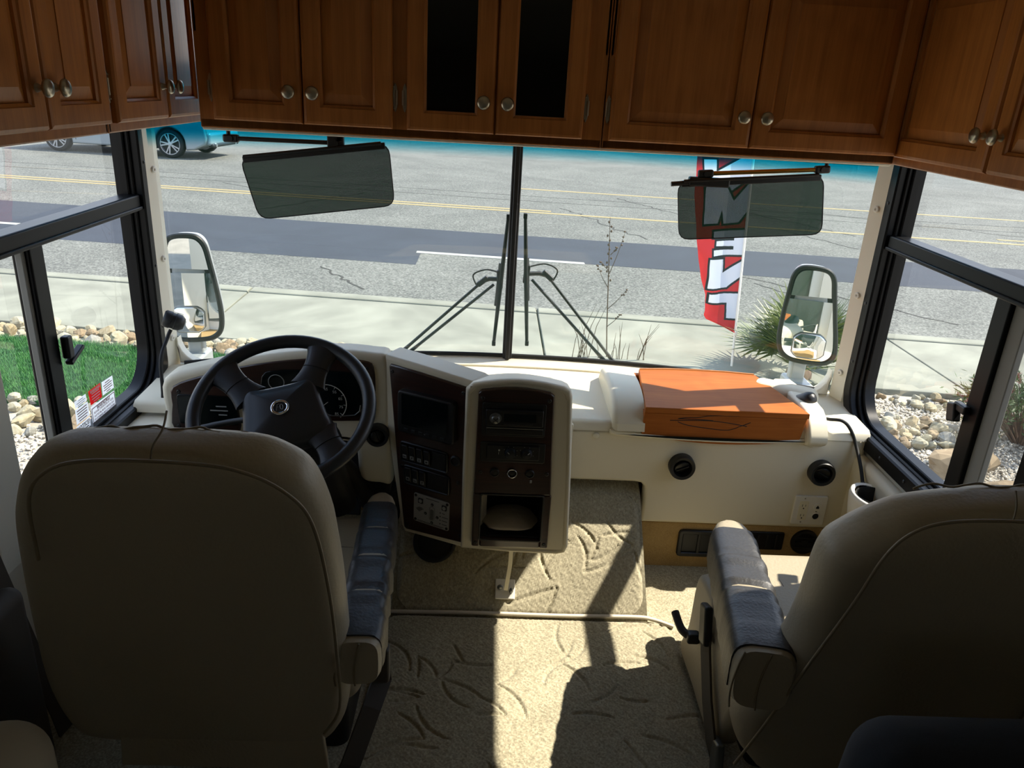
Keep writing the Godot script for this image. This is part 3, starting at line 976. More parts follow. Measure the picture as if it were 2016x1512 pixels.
func panel_screw(parent: Node3D, xf: Transform3D, x: float, y: float) -> void:
	var s := MB.new()
	s.lathe(xf * Transform3D(Basis(Vector3.RIGHT, PI / 2), V(x, y, 0)), [Vector2(0.006, -0.002), Vector2(0.0058, 0.001), Vector2(0.004, 0.0022), Vector2(0.0018, 0.0018), Vector2(0, 0.001)], 12)
	part("panel_screw", s, "black_plastic", parent)

func text_mesh(t: String, size: float, parent: Node3D, xf: Transform3D, m: String, called := "lettering", bold := false, depth := 0.0006) -> void:
	var tm := TextMesh.new()
	var f := SystemFont.new()
	f.font_names = PackedStringArray(["Droid Sans"])
	if bold: f.font_weight = 700
	tm.font = f; tm.text = t; tm.font_size = 32; tm.depth = depth
	tm.pixel_size = size / 32.0
	tm.curve_step = 2.0
	var o := MeshInstance3D.new()
	o.name = called; o.mesh = tm; o.material_override = M[m]
	parent.add_child(o, true)
	o.transform = xf
	if base_of.has(parent): o.position -= base_of[parent]

func dash() -> void:
	var root := thing("dashboard", "cream moulded dashboard below the windshield with a center console standing out", "dashboard", V(0.1, 0.3, -2.4))
	# top, following the glass
	var t := MB.new(); var rows := [PackedVector3Array(), PackedVector3Array(), PackedVector3Array(), PackedVector3Array(), PackedVector3Array(), PackedVector3Array()]
	for i in 47:
		var x := lerpf(-1.075, 1.235, i / 46.0)
		var g := wz(x) + 0.004
		rows[0].append(V(x, 0.7, -2.195)); rows[1].append(V(x, 0.722, -2.2)); rows[2].append(V(x, 0.732, -2.215))
		rows[3].append(V(x, 0.738, lerpf(-2.2, g, 0.55))); rows[4].append(V(x, 0.742, g + 0.07)); rows[5].append(V(x, 0.756, g))
	t.grid(rows, false, true)
	part("dash_top", t, "cream_vinyl", root)
	var r := MB.new(); var rp := []
	for i in 25:
		var x := lerpf(-0.3, 1.0, i / 24.0)
		rp.append(V(x, 0.744, wz(x) + 0.085))
	r.tube(rp, 0.006, 6)
	part("defroster_ridge", r, "cream_vinyl", root)
	var lp := MB.new()
	lp.prism(PackedVector2Array([Vector2(0.25, 0.52), Vector2(0.5, 0.52), Vector2(0.524, 0.516), Vector2(0.534, 0.505), Vector2(0.537, 0.49), Vector2(0.535, 0.372), Vector2(1.232, 0.372), Vector2(1.232, 0.702), Vector2(0.25, 0.702)]), -2.24, -2.2, Transform3D.IDENTITY, 0.012)
	part("lower_panel", lp, "cream_vinyl", root)
	for x in [0.36, 0.62, 1.05]:
		var b := MB.new()
		b.lathe(Transform3D(Basis(Vector3.RIGHT, PI / 2), V(x, 0.682, -2.2)), [Vector2(0.011, 0), Vector2(0.0105, 0.003), Vector2(0.007, 0.005), Vector2(0, 0.0055)], 16)
		part("button_cap", b, "cream_plastic", root)
	var hump := MB.new()
	hump.rbox(V(1.03, 0.762, -2.43), V(0.22, 0.07, 0.09), 0.034, Basis(Vector3.UP, -0.5), 4)
	part("demister_hump", hump, "cream_vinyl", root)
	# instrument housing before the driver
	var ih := MB.new()
	var ip := smooth_poly([Vector2(-0.912, 0.64), Vector2(-0.912, 0.76), Vector2(-0.906, 0.872), Vector2(-0.8, 0.914), Vector2(-0.68, 0.945), Vector2(-0.55, 0.97), Vector2(-0.42, 0.982), Vector2(-0.32, 0.978), Vector2(-0.27, 0.962), Vector2(-0.262, 0.85), Vector2(-0.262, 0.7), Vector2(-0.262, 0.572), Vector2(-0.3, 0.566), Vector2(-0.345, 0.572), Vector2(-0.362, 0.6), Vector2(-0.366, 0.66), Vector2(-0.38, 0.69), Vector2(-0.42, 0.70), Vector2(-0.6, 0.70), Vector2(-0.7, 0.68), Vector2(-0.72, 0.64), Vector2(-0.8, 0.63)], 4)
	ih.prism(ip, -2.11, -2.04, Transform3D.IDENTITY, 0.02, 3)
	part("instrument_housing", ih, "cream_plastic", root)
	var wp := MB.new()
	var pp := smooth_poly([Vector2(-0.885, 0.72), Vector2(-0.885, 0.8), Vector2(-0.878, 0.856), Vector2(-0.79, 0.893), Vector2(-0.68, 0.925), Vector2(-0.55, 0.95), Vector2(-0.42, 0.962), Vector2(-0.34, 0.958), Vector2(-0.312, 0.94), Vector2(-0.308, 0.86), Vector2(-0.312, 0.79), Vector2(-0.335, 0.775), Vector2(-0.45, 0.768), Vector2(-0.58, 0.77), Vector2(-0.655, 0.775), Vector2(-0.675, 0.79), Vector2(-0.69, 0.83), Vector2(-0.7, 0.80), Vector2(-0.7, 0.72), Vector2(-0.78, 0.705)], 3)
	wp.prism(pp, -2.045, -2.034, Transform3D.IDENTITY, 0.005, 2)
	var woodp := part("wood_panel", wp, "walnut", root, "dark wood instrument panel behind the steering wheel")
	for q in [Vector2(-0.862, 0.842), Vector2(-0.33, 0.935), Vector2(-0.325, 0.795), Vector2(-0.872, 0.735)]: panel_screw(woodp, Transform3D(Basis.IDENTITY, V(0, 0, -2.034)), q.x, q.y)
	var fr := Transform3D(Basis.IDENTITY, V(0, 0, -2.034))
	var gl := MB.new()
	gl.prism(smooth_poly([Vector2(-0.63, 0.805), Vector2(-0.625, 0.9), Vector2(-0.58, 0.92), Vector2(-0.5, 0.925), Vector2(-0.42, 0.925), Vector2(-0.355, 0.915), Vector2(-0.345, 0.86), Vector2(-0.35, 0.8), Vector2(-0.38, 0.787), Vector2(-0.48, 0.785), Vector2(-0.6, 0.788)], 3), -0.001, 0.003, fr, 0.002)
	part("gauge_glass", gl, "dark_screen", woodp, "dark gauge cover")
	var gr := MB.new()
	gr.tube([V(-0.47, 0.789, -2.03), V(-0.4, 0.789, -2.03), V(-0.367, 0.793, -2.03), V(-0.353, 0.806, -2.03), V(-0.35, 0.825, -2.03)], 0.0018, 6)
	part("gauge_trim", gr, "grey_metal", woodp)
	# speedometer: arc, ticks, numbers, needle
	var dc := Vector2(-0.447, 0.827)
	var dial := MB.new()
	for i in 25:
		var a0 := deg_to_rad(228.0 - 276.0 * i / 25.0); var a1 := deg_to_rad(228.0 - 276.0 * (i + 1) / 25.0)
		var R0 := 0.056; var R1 := 0.0585
		dial.quad(V(dc.x + R0 * cos(a0), dc.y + R0 * sin(a0), -2.0295), V(dc.x + R1 * cos(a0), dc.y + R1 * sin(a0), -2.0295), V(dc.x + R1 * cos(a1), dc.y + R1 * sin(a1), -2.0295), V(dc.x + R0 * cos(a1), dc.y + R0 * sin(a1), -2.0295), Vector3.BACK)
		if i % 3 == 0:
			dial.strap([V(dc.x + 0.049 * cos(a0), dc.y + 0.049 * sin(a0), -2.0293), V(dc.x + 0.056 * cos(a0), dc.y + 0.056 * sin(a0), -2.0293)], 0.0012, 0.0006, Vector3.BACK)
	dial.strap([V(dc.x + 0.005, dc.y + 0.004, -2.0285), V(dc.x - 0.036, dc.y - 0.03, -2.0285)], 0.0016, 0.0006, Vector3.BACK)
	part("speedometer", dial, "print_white", woodp)
	for i in 9:
		var a := deg_to_rad(228.0 - 276.0 * i / 8.0)
		var num := str(5 + 10 * i)
		text_mesh(num, 0.0105, woodp, Transform3D(Basis.IDENTITY, V(dc.x + 0.043 * cos(a), dc.y + 0.043 * sin(a), -2.0293)), "print_white", "dial_number")
	text_mesh("MPH", 0.008, woodp, Transform3D(Basis.IDENTITY, V(dc.x + 0.005, dc.y - 0.037, -2.0293)), "print_white", "dial_unit")
	for q in [[-0.585, 0.885, 0.022], [-0.585, 0.835, 0.018]]:
		var sg := MB.new(); var ring := []
		for i in 20: ring.append(V(q[0] + q[2] * cos(TAU * i / 20), q[1] + q[2] * sin(TAU * i / 20), -2.03))
		sg.tube(ring, 0.0012, 5, true)
		part("small_gauge", sg, "grey_icon", woodp)
	# little display left of the wheel
	var ld := MB.new()
	ld.prism(rrect(-0.868, 0.745, -0.70, 0.835, 0.008, 3), 0.0, 0.004, fr, 0.002)
	part("display", ld, "dark_screen", woodp, "small dark trip display")
	for q in [[-0.745, 0.803, 0.03], [-0.752, 0.79, 0.05], [-0.742, 0.777, 0.024]]:
		ld = MB.new()
		ld.prism(rrect(q[0] - q[2] / 2, q[1] - 0.0018, q[0] + q[2] / 2, q[1] + 0.0018, 0.0004, 1), 0.0038, 0.0044, fr)
		part("readout_line", ld, "grey_icon", woodp)
	# screen section, turned to the driver
	var d2 := V(0.225, 0, 0.115).normalized()
	var xs := Transform3D(Basis(d2, Vector3.UP, d2.cross(Vector3.UP)), V(-0.272, 0, -2.03))
	var sh := MB.new()
	sh.prism(PackedVector2Array([Vector2(-0.018, 0.975), Vector2(0.1, 0.968), Vector2(0.26, 0.955), Vector2(0.285, 0.945), Vector2(0.285, 0.44), Vector2(0.255, 0.43), Vector2(0.05, 0.42), Vector2(0.038, 0.44), Vector2(0.02, 0.55), Vector2(-0.012, 0.75), Vector2(-0.02, 0.9)]), -0.09, -0.008, xs, 0.012, 3)
	part("screen_housing", sh, "cream_plastic", root)
	var sp := MB.new()
	sp.prism(PackedVector2Array([Vector2(0.003, 0.948), Vector2(0.008, 0.955), Vector2(0.1, 0.95), Vector2(0.25, 0.938), Vector2(0.257, 0.93), Vector2(0.259, 0.46), Vector2(0.25, 0.452), Vector2(0.062, 0.438), Vector2(0.054, 0.445), Vector2(0.03, 0.65)]), -0.012, 0.0, xs, 0.005)
	var spo := part("wood_panel", sp, "walnut", root, "dark wood panel around the screen and rocker switches")
	for q in [Vector2(0.015, 0.935), Vector2(0.244, 0.92), Vector2(0.247, 0.475), Vector2(0.068, 0.452), Vector2(0.236, 0.645), Vector2(0.047, 0.648)]: panel_screw(spo, xs, q.x, q.y)
	# rocker switch banks
	for bank in [[0.047, 0.668, 0.2, 0.728, 4], [0.058, 0.598, 0.207, 0.655, 3]]:
		var bz := MB.new()
		bz.sweep(on_plane(rrect(bank[0], bank[1], bank[2], bank[3], 0.006, 2), xs), rect_prof(0.006, -0.001, 0.006, 0.002), xs.basis.z)
		bz.prism(rrect(bank[0], bank[1], bank[2], bank[3], 0.006, 2), -0.004, 0.001, xs)
		part("switch_bezel", bz, "black_plastic", spo)
		for k in 6:
			var x0: float = bank[0] + 0.004 + 0.0245 * k
			if x0 + 0.022 > bank[2]: continue
			var rk := MB.new()
			if k < bank[4]:
				rk.rbox(xs * V(x0 + 0.011, bank[1] + 0.03, 0.004), V(0.021, 0.05, 0.01), 0.003, xs.basis * Basis(Vector3.RIGHT, 0.12))
				part("rocker_switch", rk, "black_plastic", spo)
				icon(spo, xs * Transform3D(Basis(Vector3.RIGHT, 0.12), V(0, bank[1] + 0.03, 0.0088)), x0 + 0.011, -0.012, 0.0062, k + int(bank[4]))
		var bl := MB.new()
		var bx: float = bank[0] + 0.006 + 0.0245 * bank[4]
		bl.rbox(xs * V((bx + bank[2] - 0.004) / 2, (bank[1] + bank[3]) / 2, 0.003), V(bank[2] - 0.004 - bx, bank[3] - bank[1] - 0.008, 0.004), 0.0015, xs.basis)
		part("blank_cover", bl, "black_plastic", spo)
	var dk := MB.new()
	dk.lathe(xs * Transform3D(Basis(Vector3.RIGHT, PI / 2), V(0.226, 0.712, 0)), [Vector2(0.017, 0), Vector2(0.016, 0.004), Vector2(0.012, 0.006), Vector2(0.011, 0.003), Vector2(0, 0.003)], 20)
	part("socket", dk, "black_plastic", spo)
	# monitor
	var mo := thing("monitor", "dark rectangular screen with a row of small buttons, right of the steering wheel", "monitor", xs * V(0.135, 0.77, 0))
	var mb := MB.new()
	mb.prism(rrect(0.044, 0.766, 0.228, 0.893, 0.012, 3), 0.0, 0.02, xs, 0.005)
	part("case", mb, "black_plastic", mo)
	mb = MB.new()
	mb.prism(rrect(0.06, 0.793, 0.208, 0.886, 0.004, 2), 0.019, 0.0212, xs)
	part("screen", mb, "dark_screen", mo)
	for k in 6:
		mb = MB.new()
		mb.rbox(xs * V(0.075 + 0.0235 * k, 0.779, 0.02), V(0.013, 0.008, 0.004), 0.0015, xs.basis)
		part("button", mb, "wheel_plastic", mo)
	mb = MB.new()
	mb.rbox(xs * V(0.137, 0.7795, 0.0222), V(0.003, 0.003, 0.001), 0.0004, xs.basis)
	part("indicator_dot", mb, "grey_icon", mo)
	# plate of the levelling control
	var pl := thing("control_plate", "pale metal control plate with round buttons, low on the dark wood panel", "control panel", xs * V(0.15, 0.48, 0))
	var px := xs * Transform3D(Basis(Vector3.BACK, -0.012), V(0.151, 0.527, 0))
	var b1 := MB.new()
	b1.prism(rrect(-0.06, -0.047, 0.06, 0.047, 0.006, 3), 0.0, 0.003, px, 0.001)
	part("plate", b1, "steel_plate", pl)
	for q in [Vector2(-0.053, 0.04), Vector2(0.053, 0.04), Vector2(-0.053, -0.04), Vector2(0.053, -0.04)]:
		b1 = MB.new()
		b1.lathe(px * Transform3D(Basis(Vector3.RIGHT, PI / 2), V(q.x, q.y, 0.003)), [Vector2(0.0045, 0), Vector2(0.004, 0.0015), Vector2(0, 0.002)], 12)
		part("screw", b1, "black_plastic", pl)
	for q in [Vector2(-0.036, 0.026), Vector2(0.044, 0.026)]:
		b1 = MB.new()
		b1.prism(rrect(q.x - 0.008, q.y - 0.008, q.x + 0.008, q.y + 0.008, 0.002, 2), 0.003, 0.005, px)
		var bo := part("button", b1, "print_black", pl)
		b1 = MB.new()
		b1.lathe(px * Transform3D(Basis(Vector3.RIGHT, PI / 2), V(q.x, q.y, 0.005)), [Vector2(0.006, 0), Vector2(0.0055, 0.0015), Vector2(0, 0.002)], 14)
		part("button_face", b1, "steel_plate", bo)
	for q in [[0.003, 0.024], [0.003, -0.036], [-0.019, -0.011], [0.021, -0.013]]:
		b1 = MB.new()
		b1.lathe(px * Transform3D(Basis(Vector3.RIGHT, PI / 2), V(q[0], q[1], 0.003)), [Vector2(0.0046, 0), Vector2(0.0042, 0.001), Vector2(0, 0.0012)], 14)
		var bo := part("level_button", b1, "print_black", pl)
		b1 = MB.new()
		b1.prism(PackedVector2Array([Vector2(q[0] - 0.002, q[1] - 0.0014), Vector2(q[0] + 0.002, q[1] - 0.0014), Vector2(q[0], q[1] + 0.002)]), 0.0042, 0.0046, px)
		part("arrow_sign", b1, "steel_plate", bo)
	b1 = MB.new()
	b1.sweep(on_plane(rrect(-0.006, -0.028, 0.012, 0.017, 0.008, 4), px * Transform3D(Basis.IDENTITY, V(0, 0, 0.003))), rect_prof(0.001, 0, 0.0006, 0.0001), px.basis.z)
	b1.prism(rrect(-0.003, -0.026, 0.009, 0.008, 0.005, 3), 0.003, 0.0035, px)
	part("vehicle_symbol", b1, "grey_metal", pl)
	b1 = MB.new()
	for i in 5: b1.prism(rrect(-0.052 + 0.004 * absf(i - 2.0), 0.002 - i * 0.003, -0.026 - 0.004 * absf(i - 1.0), 0.0035 - i * 0.003, 0.0005, 1), 0.003, 0.0034, px)
	part("emblem", b1, "print_black", pl)
	for q in [[0.035, 0.006, 0.009], [0.035, -0.006, 0.02], [0.035, -0.018, 0.018], [0.035, -0.030, 0.017]]:
		b1 = MB.new()
		b1.lathe(px * Transform3D(Basis(Vector3.RIGHT, PI / 2), V(q[0] - 0.004, q[1], 0.003)), [Vector2(0.0018, 0), Vector2(0.0015, 0.0008), Vector2(0, 0.001)], 10)
		b1.prism(rrect(q[0] + 0.002, q[1] - 0.0008, q[0] + 0.002 + q[2], q[1] + 0.0008, 0.0003, 1), 0.003, 0.0033, px)
		part("indicator_lamp", b1, "print_black", pl)
	b1 = MB.new()
	b1.prism(rrect(-0.018, 0.039, 0.026, 0.0408, 0.0004, 1), 0.003, 0.0033, px)
	b1.prism(rrect(-0.046, -0.041, 0.044, -0.0398, 0.0004, 1), 0.003, 0.0033, px)
	b1.prism(rrect(-0.046, -0.044, 0.038, -0.043, 0.0004, 1), 0.003, 0.0033, px)
	part("fine_print", b1, "print_black", pl)
	# console with radio
	var co := MB.new()
	var fp := [Vector2(-0.048, 0.445), Vector2(-0.05, 0.7), Vector2(-0.048, 0.94)]
	for i in 9: fp.append(Vector2(lerpf(-0.03, 0.215, i / 8.0), 0.958 + 0.016 * sin(PI * i / 8.0)))
	fp.append_array([Vector2(0.232, 0.95), Vector2(0.238, 0.93), Vector2(0.252, 0.7), Vector2(0.262, 0.46), Vector2(0.255, 0.44), Vector2(0.235, 0.434), Vector2(0.1, 0.436)])
	var rings := []
	for q in [[-1.902, 0.016], [-1.9, 0.014], [-1.897, 0.008], [-1.9, 0.003], [-1.908, 0.0], [-2.0, 0.0], [-2.06, 0.0], [-2.1, -0.004], [-2.38, -0.02]]:
		var ring := PackedVector3Array()
		for p in fp:
			var c := Vector2(0.1, 0.7); var dd: Vector2 = (p - c)
			var s: Vector2 = p - Vector2(signf(dd.x), signf(dd.y)) * q[1]
			if p.y > 0.9: s.y -= maxf(0.0, -1.91 - q[0]) * 0.22 + maxf(0.0, -2.0 - q[0]) * 0.3
			if q[0] < -2.05 and p.x > 0.2: s.x += (-2.05 - q[0]) * 0.06
			ring.append(V(s.x, s.y, q[0] + (p.y - 0.7) * -0.0))
		rings.append(ring)
	co.loft(rings, false, true)
	co.prism(PackedVector2Array([Vector2(-0.036, 0.455), Vector2(-0.008, 0.455), Vector2(-0.008, 0.95), Vector2(-0.036, 0.95)]), -1.93, -1.899)
	co.prism(PackedVector2Array([Vector2(0.192, 0.455), Vector2(0.247, 0.452), Vector2(0.238, 0.7), Vector2(0.224, 0.92), Vector2(0.176, 0.95), Vector2(0.18, 0.7)]), -1.93, -1.8992)
	co.prism(PackedVector2Array([Vector2(-0.036, 0.93), Vector2(0.222, 0.92), Vector2(0.212, 0.944), Vector2(0.16, 0.954), Vector2(0.092, 0.962), Vector2(0.02, 0.954), Vector2(-0.036, 0.945)]), -1.93, -1.8994)
	co.prism(PackedVector2Array([Vector2(-0.036, 0.455), Vector2(0.1, 0.45), Vector2(0.247, 0.452), Vector2(0.24, 0.485), Vector2(-0.036, 0.485)]), -1.93, -1.8996)
	part("console_housing", co, "cream_plastic", root)
	var xr := Transform3D(Basis.IDENTITY, V(0, 0, -1.898))
	var rpn := PackedVector2Array([Vector2(-0.012, 0.462), Vector2(0.198, 0.462), Vector2(0.203, 0.468), Vector2(0.188, 0.935)])
	for i in 7: rpn.append(Vector2(lerpf(0.176, -0.005, i / 6.0), 0.944 + 0.01 * sin(PI * i / 6.0)))
	rpn.append_array([Vector2(-0.014, 0.935), Vector2(-0.018, 0.468)])
	# the panel leaves the cubby open: four strips round the hole
	var pn := MB.new()
	var up := PackedVector2Array()
	for p in rpn: up.append(p if p.y > 0.6 else Vector2(p.x, 0.634))
	pn.prism(PackedVector2Array([Vector2(-0.0165, 0.634), Vector2(0.1985, 0.634), Vector2(0.188, 0.935)]) + rpn.slice(4, 11) + PackedVector2Array([Vector2(-0.014, 0.935)]), 0.0, 0.012, xr, 0.005)
	var rpo := part("wood_panel", pn, "walnut", root, "dark wood panel around the radio and the heater knobs")
	for s in [[-0.017, 0.462, 0.006, 0.634], [0.178, 0.462, 0.201, 0.634], [0.006, 0.462, 0.178, 0.49]]:
		pn = MB.new()
		pn.prism(rrect(s[0], s[1], s[2], s[3], 0.003, 1), 0.0, 0.012, xr, 0.004)
		part("wood_strip", pn, "walnut", root)
	for q in [Vector2(-0.002, 0.922), Vector2(0.175, 0.922), Vector2(0.0, 0.703), Vector2(0.183, 0.703), Vector2(0.19, 0.475), Vector2(-0.006, 0.475)]: panel_screw(rpo, Transform3D(Basis.IDENTITY, V(0, 0, -1.886)), q.x, q.y)
	pn = MB.new()
	for s in [[V(0.004, 0.485, -2.08), V(0.18, 0.492, -1.9)], [V(0.0, 0.485, -2.08), V(0.006, 0.636, -1.9)], [V(0.178, 0.485, -2.08), V(0.184, 0.636, -1.9)], [V(0.0, 0.632, -2.08), V(0.184, 0.638, -1.9)], [V(0.0, 0.485, -2.085), V(0.184, 0.638, -2.08)]]:
		pn.box(s[0], s[1], 0.002)
	part("cubby", pn, "black_plastic", root, "open black cubby low in the console")
	pn = MB.new()
	pn.sweep(on_plane(rrect(0.004, 0.486, 0.18, 0.634, 0.006, 2), Transform3D(Basis.IDENTITY, V(0, 0, -1.886))), rect_prof(0.005, -0.004, 0.003, 0.001), Vector3.BACK)
	part("cubby_rim", pn, "black_plastic", root)
	# cubby hole in the housing itself
	var ra := thing("car_radio", "black car radio with a round silver volume knob, topmost in the center console", "car radio", V(0.085, 0.82, -1.886))
	var zr := Transform3D(Basis.IDENTITY, V(0, 0, -1.886))
	var rb := MB.new()
	rb.prism(rrect(-0.002, 0.815, 0.169, 0.912, 0.006, 3), -0.002, 0.004, zr, 0.002)
	part("bezel", rb, "black_plastic", ra)
	rb = MB.new()
	rb.prism(rrect(0.008, 0.848, 0.162, 0.896, 0.004, 2), 0.003, 0.014, zr, 0.003)
	part("face", rb, "black_plastic", ra)
	rb = MB.new()
	rb.prism(rrect(0.056, 0.863, 0.142, 0.886, 0.002, 2), 0.0135, 0.0145, zr)
	part("display", rb, "dark_screen", ra)
	rb = MB.new()
	rb.lathe(zr * Transform3D(Basis(Vector3.RIGHT, PI / 2), V(0.034, 0.872, 0.013)), [Vector2(0.0165, 0), Vector2(0.0155, 0.003), Vector2(0.0115, 0.004), Vector2(0.011, 0.014), Vector2(0.009, 0.016), Vector2(0, 0.0155)], 24)
	var kn := part("volume_knob", rb, "grey_metal", ra, "silver volume knob")
	rb = MB.new()
	rb.strap([zr * V(0.026, 0.879, 0.0295), zr * V(0.042, 0.865, 0.0295)], 0.0012, 0.0006, Vector3.BACK)
	rb.strap([zr * V(0.026, 0.865, 0.0295), zr * V(0.042, 0.879, 0.0295)], 0.0012, 0.0006, Vector3.BACK)
	part("knob_mark", rb, "print_black", kn)
	for k in 7:
		rb = MB.new()
		rb.rbox(zr * V(0.06 + 0.0115 * k, 0.856, 0.014), V(0.009, 0.005, 0.002), 0.0008)
		part("button", rb, "wheel_plastic", ra)
	rb = MB.new()
	rb.prism(rrect(0.148, 0.864, 0.156, 0.882, 0.002, 2), 0.0135, 0.0148, zr)
	part("port_cover", rb, "wheel_plastic", ra)
	rb = MB.new()
	rb.prism(rrect(0.01, 0.822, 0.164, 0.838, 0.003, 2), 0.003, 0.008, zr, 0.002)
	part("lower_flap", rb, "black_plastic", ra)
	rb = MB.new()
	rb.box(V(0.01, 0.842, -1.876), V(0.164, 0.8445, -1.872), 0.001)
	part("trim_strip", rb, "grey_metal", ra)
	var cl := thing("heater_control", "black heater control strip with two round dials, below the radio", "heater control", V(0.085, 0.74, -1.886))
	var cb := MB.new()
	cb.prism(rrect(-0.003, 0.736, 0.174, 0.796, 0.006, 3), -0.002, 0.003, zr, 0.002)
	part("bezel", cb, "black_plastic", cl)
	cb = MB.new()
	cb.prism(rrect(0.014, 0.746, 0.158, 0.788, 0.003, 2), 0.002, 0.007, zr, 0.002)
	part("face", cb, "black_plastic", cl)
	for x in [0.079, 0.123]:
		cb = MB.new()
		cb.lathe(zr * Transform3D(Basis(Vector3.RIGHT, PI / 2), V(x, 0.767, 0.006)), [Vector2(0.0165, 0), Vector2(0.015, 0.004), Vector2(0.012, 0.012), Vector2(0, 0.013)], 20)
		var ko := part("dial_knob", cb, "wheel_plastic", cl)
		cb = MB.new()
		var an := 0.75 if x > 0.1 else 2.4
		cb.strap([zr * V(x + 0.004 * cos(an), 0.767 + 0.004 * sin(an), 0.0195), zr * V(x + 0.011 * cos(an), 0.767 + 0.011 * sin(an), 0.0192)], 0.0016, 0.0006, Vector3.BACK)
		part("pointer", cb, "print_white", ko)
		for i in 5:
			var a := deg_to_rad(150.0 - 42.0 * i)
			cb = MB.new()
			cb.rbox(zr * V(x + 0.0195 * cos(a), 0.767 + 0.0195 * sin(a), 0.0072), V(0.0022, 0.0018, 0.0006), 0.0002, Basis.IDENTITY, 1)
			part("dial_mark", cb, "grey_icon", cl)
	cb = MB.new()
	cb.box(V(0.046, 0.772, -1.879), V(0.05, 0.777, -1.878), 0.0004); cb.box(V(0.0465, 0.762, -1.879), V(0.0475, 0.769, -1.878), 0.0004)
	part("slider_mark", cb, "print_white", cl)
	for q in [[0.039, 0], [0.087, 1], [0.136, 2]]:
		var k := MB.new()
		k.lathe(zr * Transform3D(Basis(Vector3.RIGHT, PI / 2), V(q[0], 0.703, 0)), [Vector2(0.0135, 0), Vector2(0.013, 0.003), Vector2(0.0105, 0.005), Vector2(0.01, 0.002), Vector2(0, 0.003)], 20)
		part("round_socket", k, "black_plastic", rpo)
		if q[1] == 1:
			k = MB.new(); var ring := []
			for i in 24: ring.append(zr * V(q[0] + 0.0125 * cos(TAU * i / 24), 0.703 + 0.0125 * sin(TAU * i / 24), 0.005))
			k.tube(ring, 0.0016, 6, true)
			part("chrome_ring", k, "chrome", rpo)
		if q[1] == 2:
			k = MB.new()
			k.rbox(zr * V(0.14, 0.68, 0.003), V(0.006, 0.009, 0.004), 0.0015)
			part("key_tag", k, "grey_icon", rpo)
	# side bracket of the console
	var sb := MB.new()
	sb.prism(PackedVector2Array([Vector2(0, 0.73), Vector2(0.012, 0.72), Vector2(0.012, 0.42), Vector2(0.0, 0.40), Vector2(-0.004, 0.5)]), -2.2, -2.185, Transform3D(Basis.IDENTITY, V(0.272, 0, 0)), 0.003)
	part("console_bracket", sb, "cream_plastic", root)
	for y in [0.62, 0.52]:
		var s2 := MB.new()
		s2.lathe(Transform3D(Basis(Vector3.RIGHT, PI / 2), V(0.278, y, -2.185)), [Vector2(0.006, 0), Vector2(0.005, 0.002), Vector2(0, 0.003)], 10)
		part("bracket_screw", s2, "nickel", root)
	# fleece in the cubby
	var fl := MB.new(); var fr2 := []
	for i in 9:
		var u := i / 8.0; var ring := PackedVector3Array()
		var hw := 0.08 * sqrt(maxf(0.02, 1.0 - pow(absf(u * 2 - 1), 3.0)))
		for k in 16:
			var a := TAU * k / 16
			ring.append(V(0.092 + (u - 0.5) * 0.165, 0.502 + 0.008 * sin(u * 3.0) + hw * 0.17 * sin(a) * (1.0 if u < 0.65 else 0.7), -1.975 + hw * 0.9 * cos(a)))
		fr2.append(ring)
	fl.loft(fr2, true, false)
	solo("fleece_pad", fl, "fleece", "cream fleece pad lying in the open cubby of the center console", "pad")
	# wooden fold-out desk in its cream surround
	var su := MB.new()
	var ck := [Vector2(-2.2, 0.70), Vector2(-2.183, 0.708), Vector2(-2.187, 0.73), Vector2(-2.2, 0.752), Vector2(-2.222, 0.774), Vector2(-2.255, 0.792), Vector2(-2.3, 0.804), Vector2(-2.36, 0.81), Vector2(-2.45, 0.806), Vector2(-2.54, 0.79), Vector2(-2.58, 0.74), Vector2(-2.5, 0.70)]
	var cheek := Transform3D(Basis(V(0, 0, 1), V(0, 1, 0), V(-1, 0, 0)), Vector3.ZERO)
	su.prism(PackedVector2Array(ck), -0.508, -0.405, cheek, 0.02, 4)
	part("desk_cheek", su, "cream_plastic", root)
	su = MB.new()
	var ck2 := [Vector2(-2.2, 0.675), Vector2(-2.175, 0.69), Vector2(-2.165, 0.705), Vector2(-2.172, 0.725), Vector2(-2.188, 0.75), Vector2(-2.21, 0.772), Vector2(-2.24, 0.786), Vector2(-2.3, 0.79), Vector2(-2.4, 0.788), Vector2(-2.54, 0.775), Vector2(-2.5, 0.70)]
	su.prism(PackedVector2Array(ck2), -1.085, -1.022, cheek, 0.012, 3)
	part("desk_cheek", su, "cream_plastic", root)
	su = MB.new()
	var apr := PackedVector2Array([Vector2(0.4, 0.71), Vector2(0.5, 0.7), Vector2(0.65, 0.692), Vector2(0.78, 0.69), Vector2(0.92, 0.694), Vector2(1.03, 0.704), Vector2(1.087, 0.71), Vector2(1.085, 0.692)])
	for i in 9: apr.append(Vector2(lerpf(1.05, 0.42, i / 8.0), 0.688 - 0.01 * sin(PI * i / 8.0)))
	apr.append(Vector2(0.4, 0.694))
	su.prism(apr, -2.22, -2.186, Transform3D.IDENTITY, 0.008)
	part("desk_apron", su, "cream_plastic", root)
	var dl := thing("fold_out_desk", "honey brown wooden desk box with carved swoosh lines, set in the right dashboard", "desk", V(0.77, 0.68, -2.3))
	var lid := MB.new()
	lid.prism(PackedVector2Array([Vector2(0.503, 2.188), Vector2(1.022, 2.19), Vector2(0.955, 2.53)] + [Vector2(0.85, 2.545), Vector2(0.745, 2.55), Vector2(0.64, 2.548), Vector2(0.542, 2.535)]), 0.772, 0.79, Transform3D(Basis(V(1, 0, 0), V(0, 0, -1), V(0, 1, 0)), Vector3.ZERO), 0.003)
	part("lid", lid, "maple_along", dl)
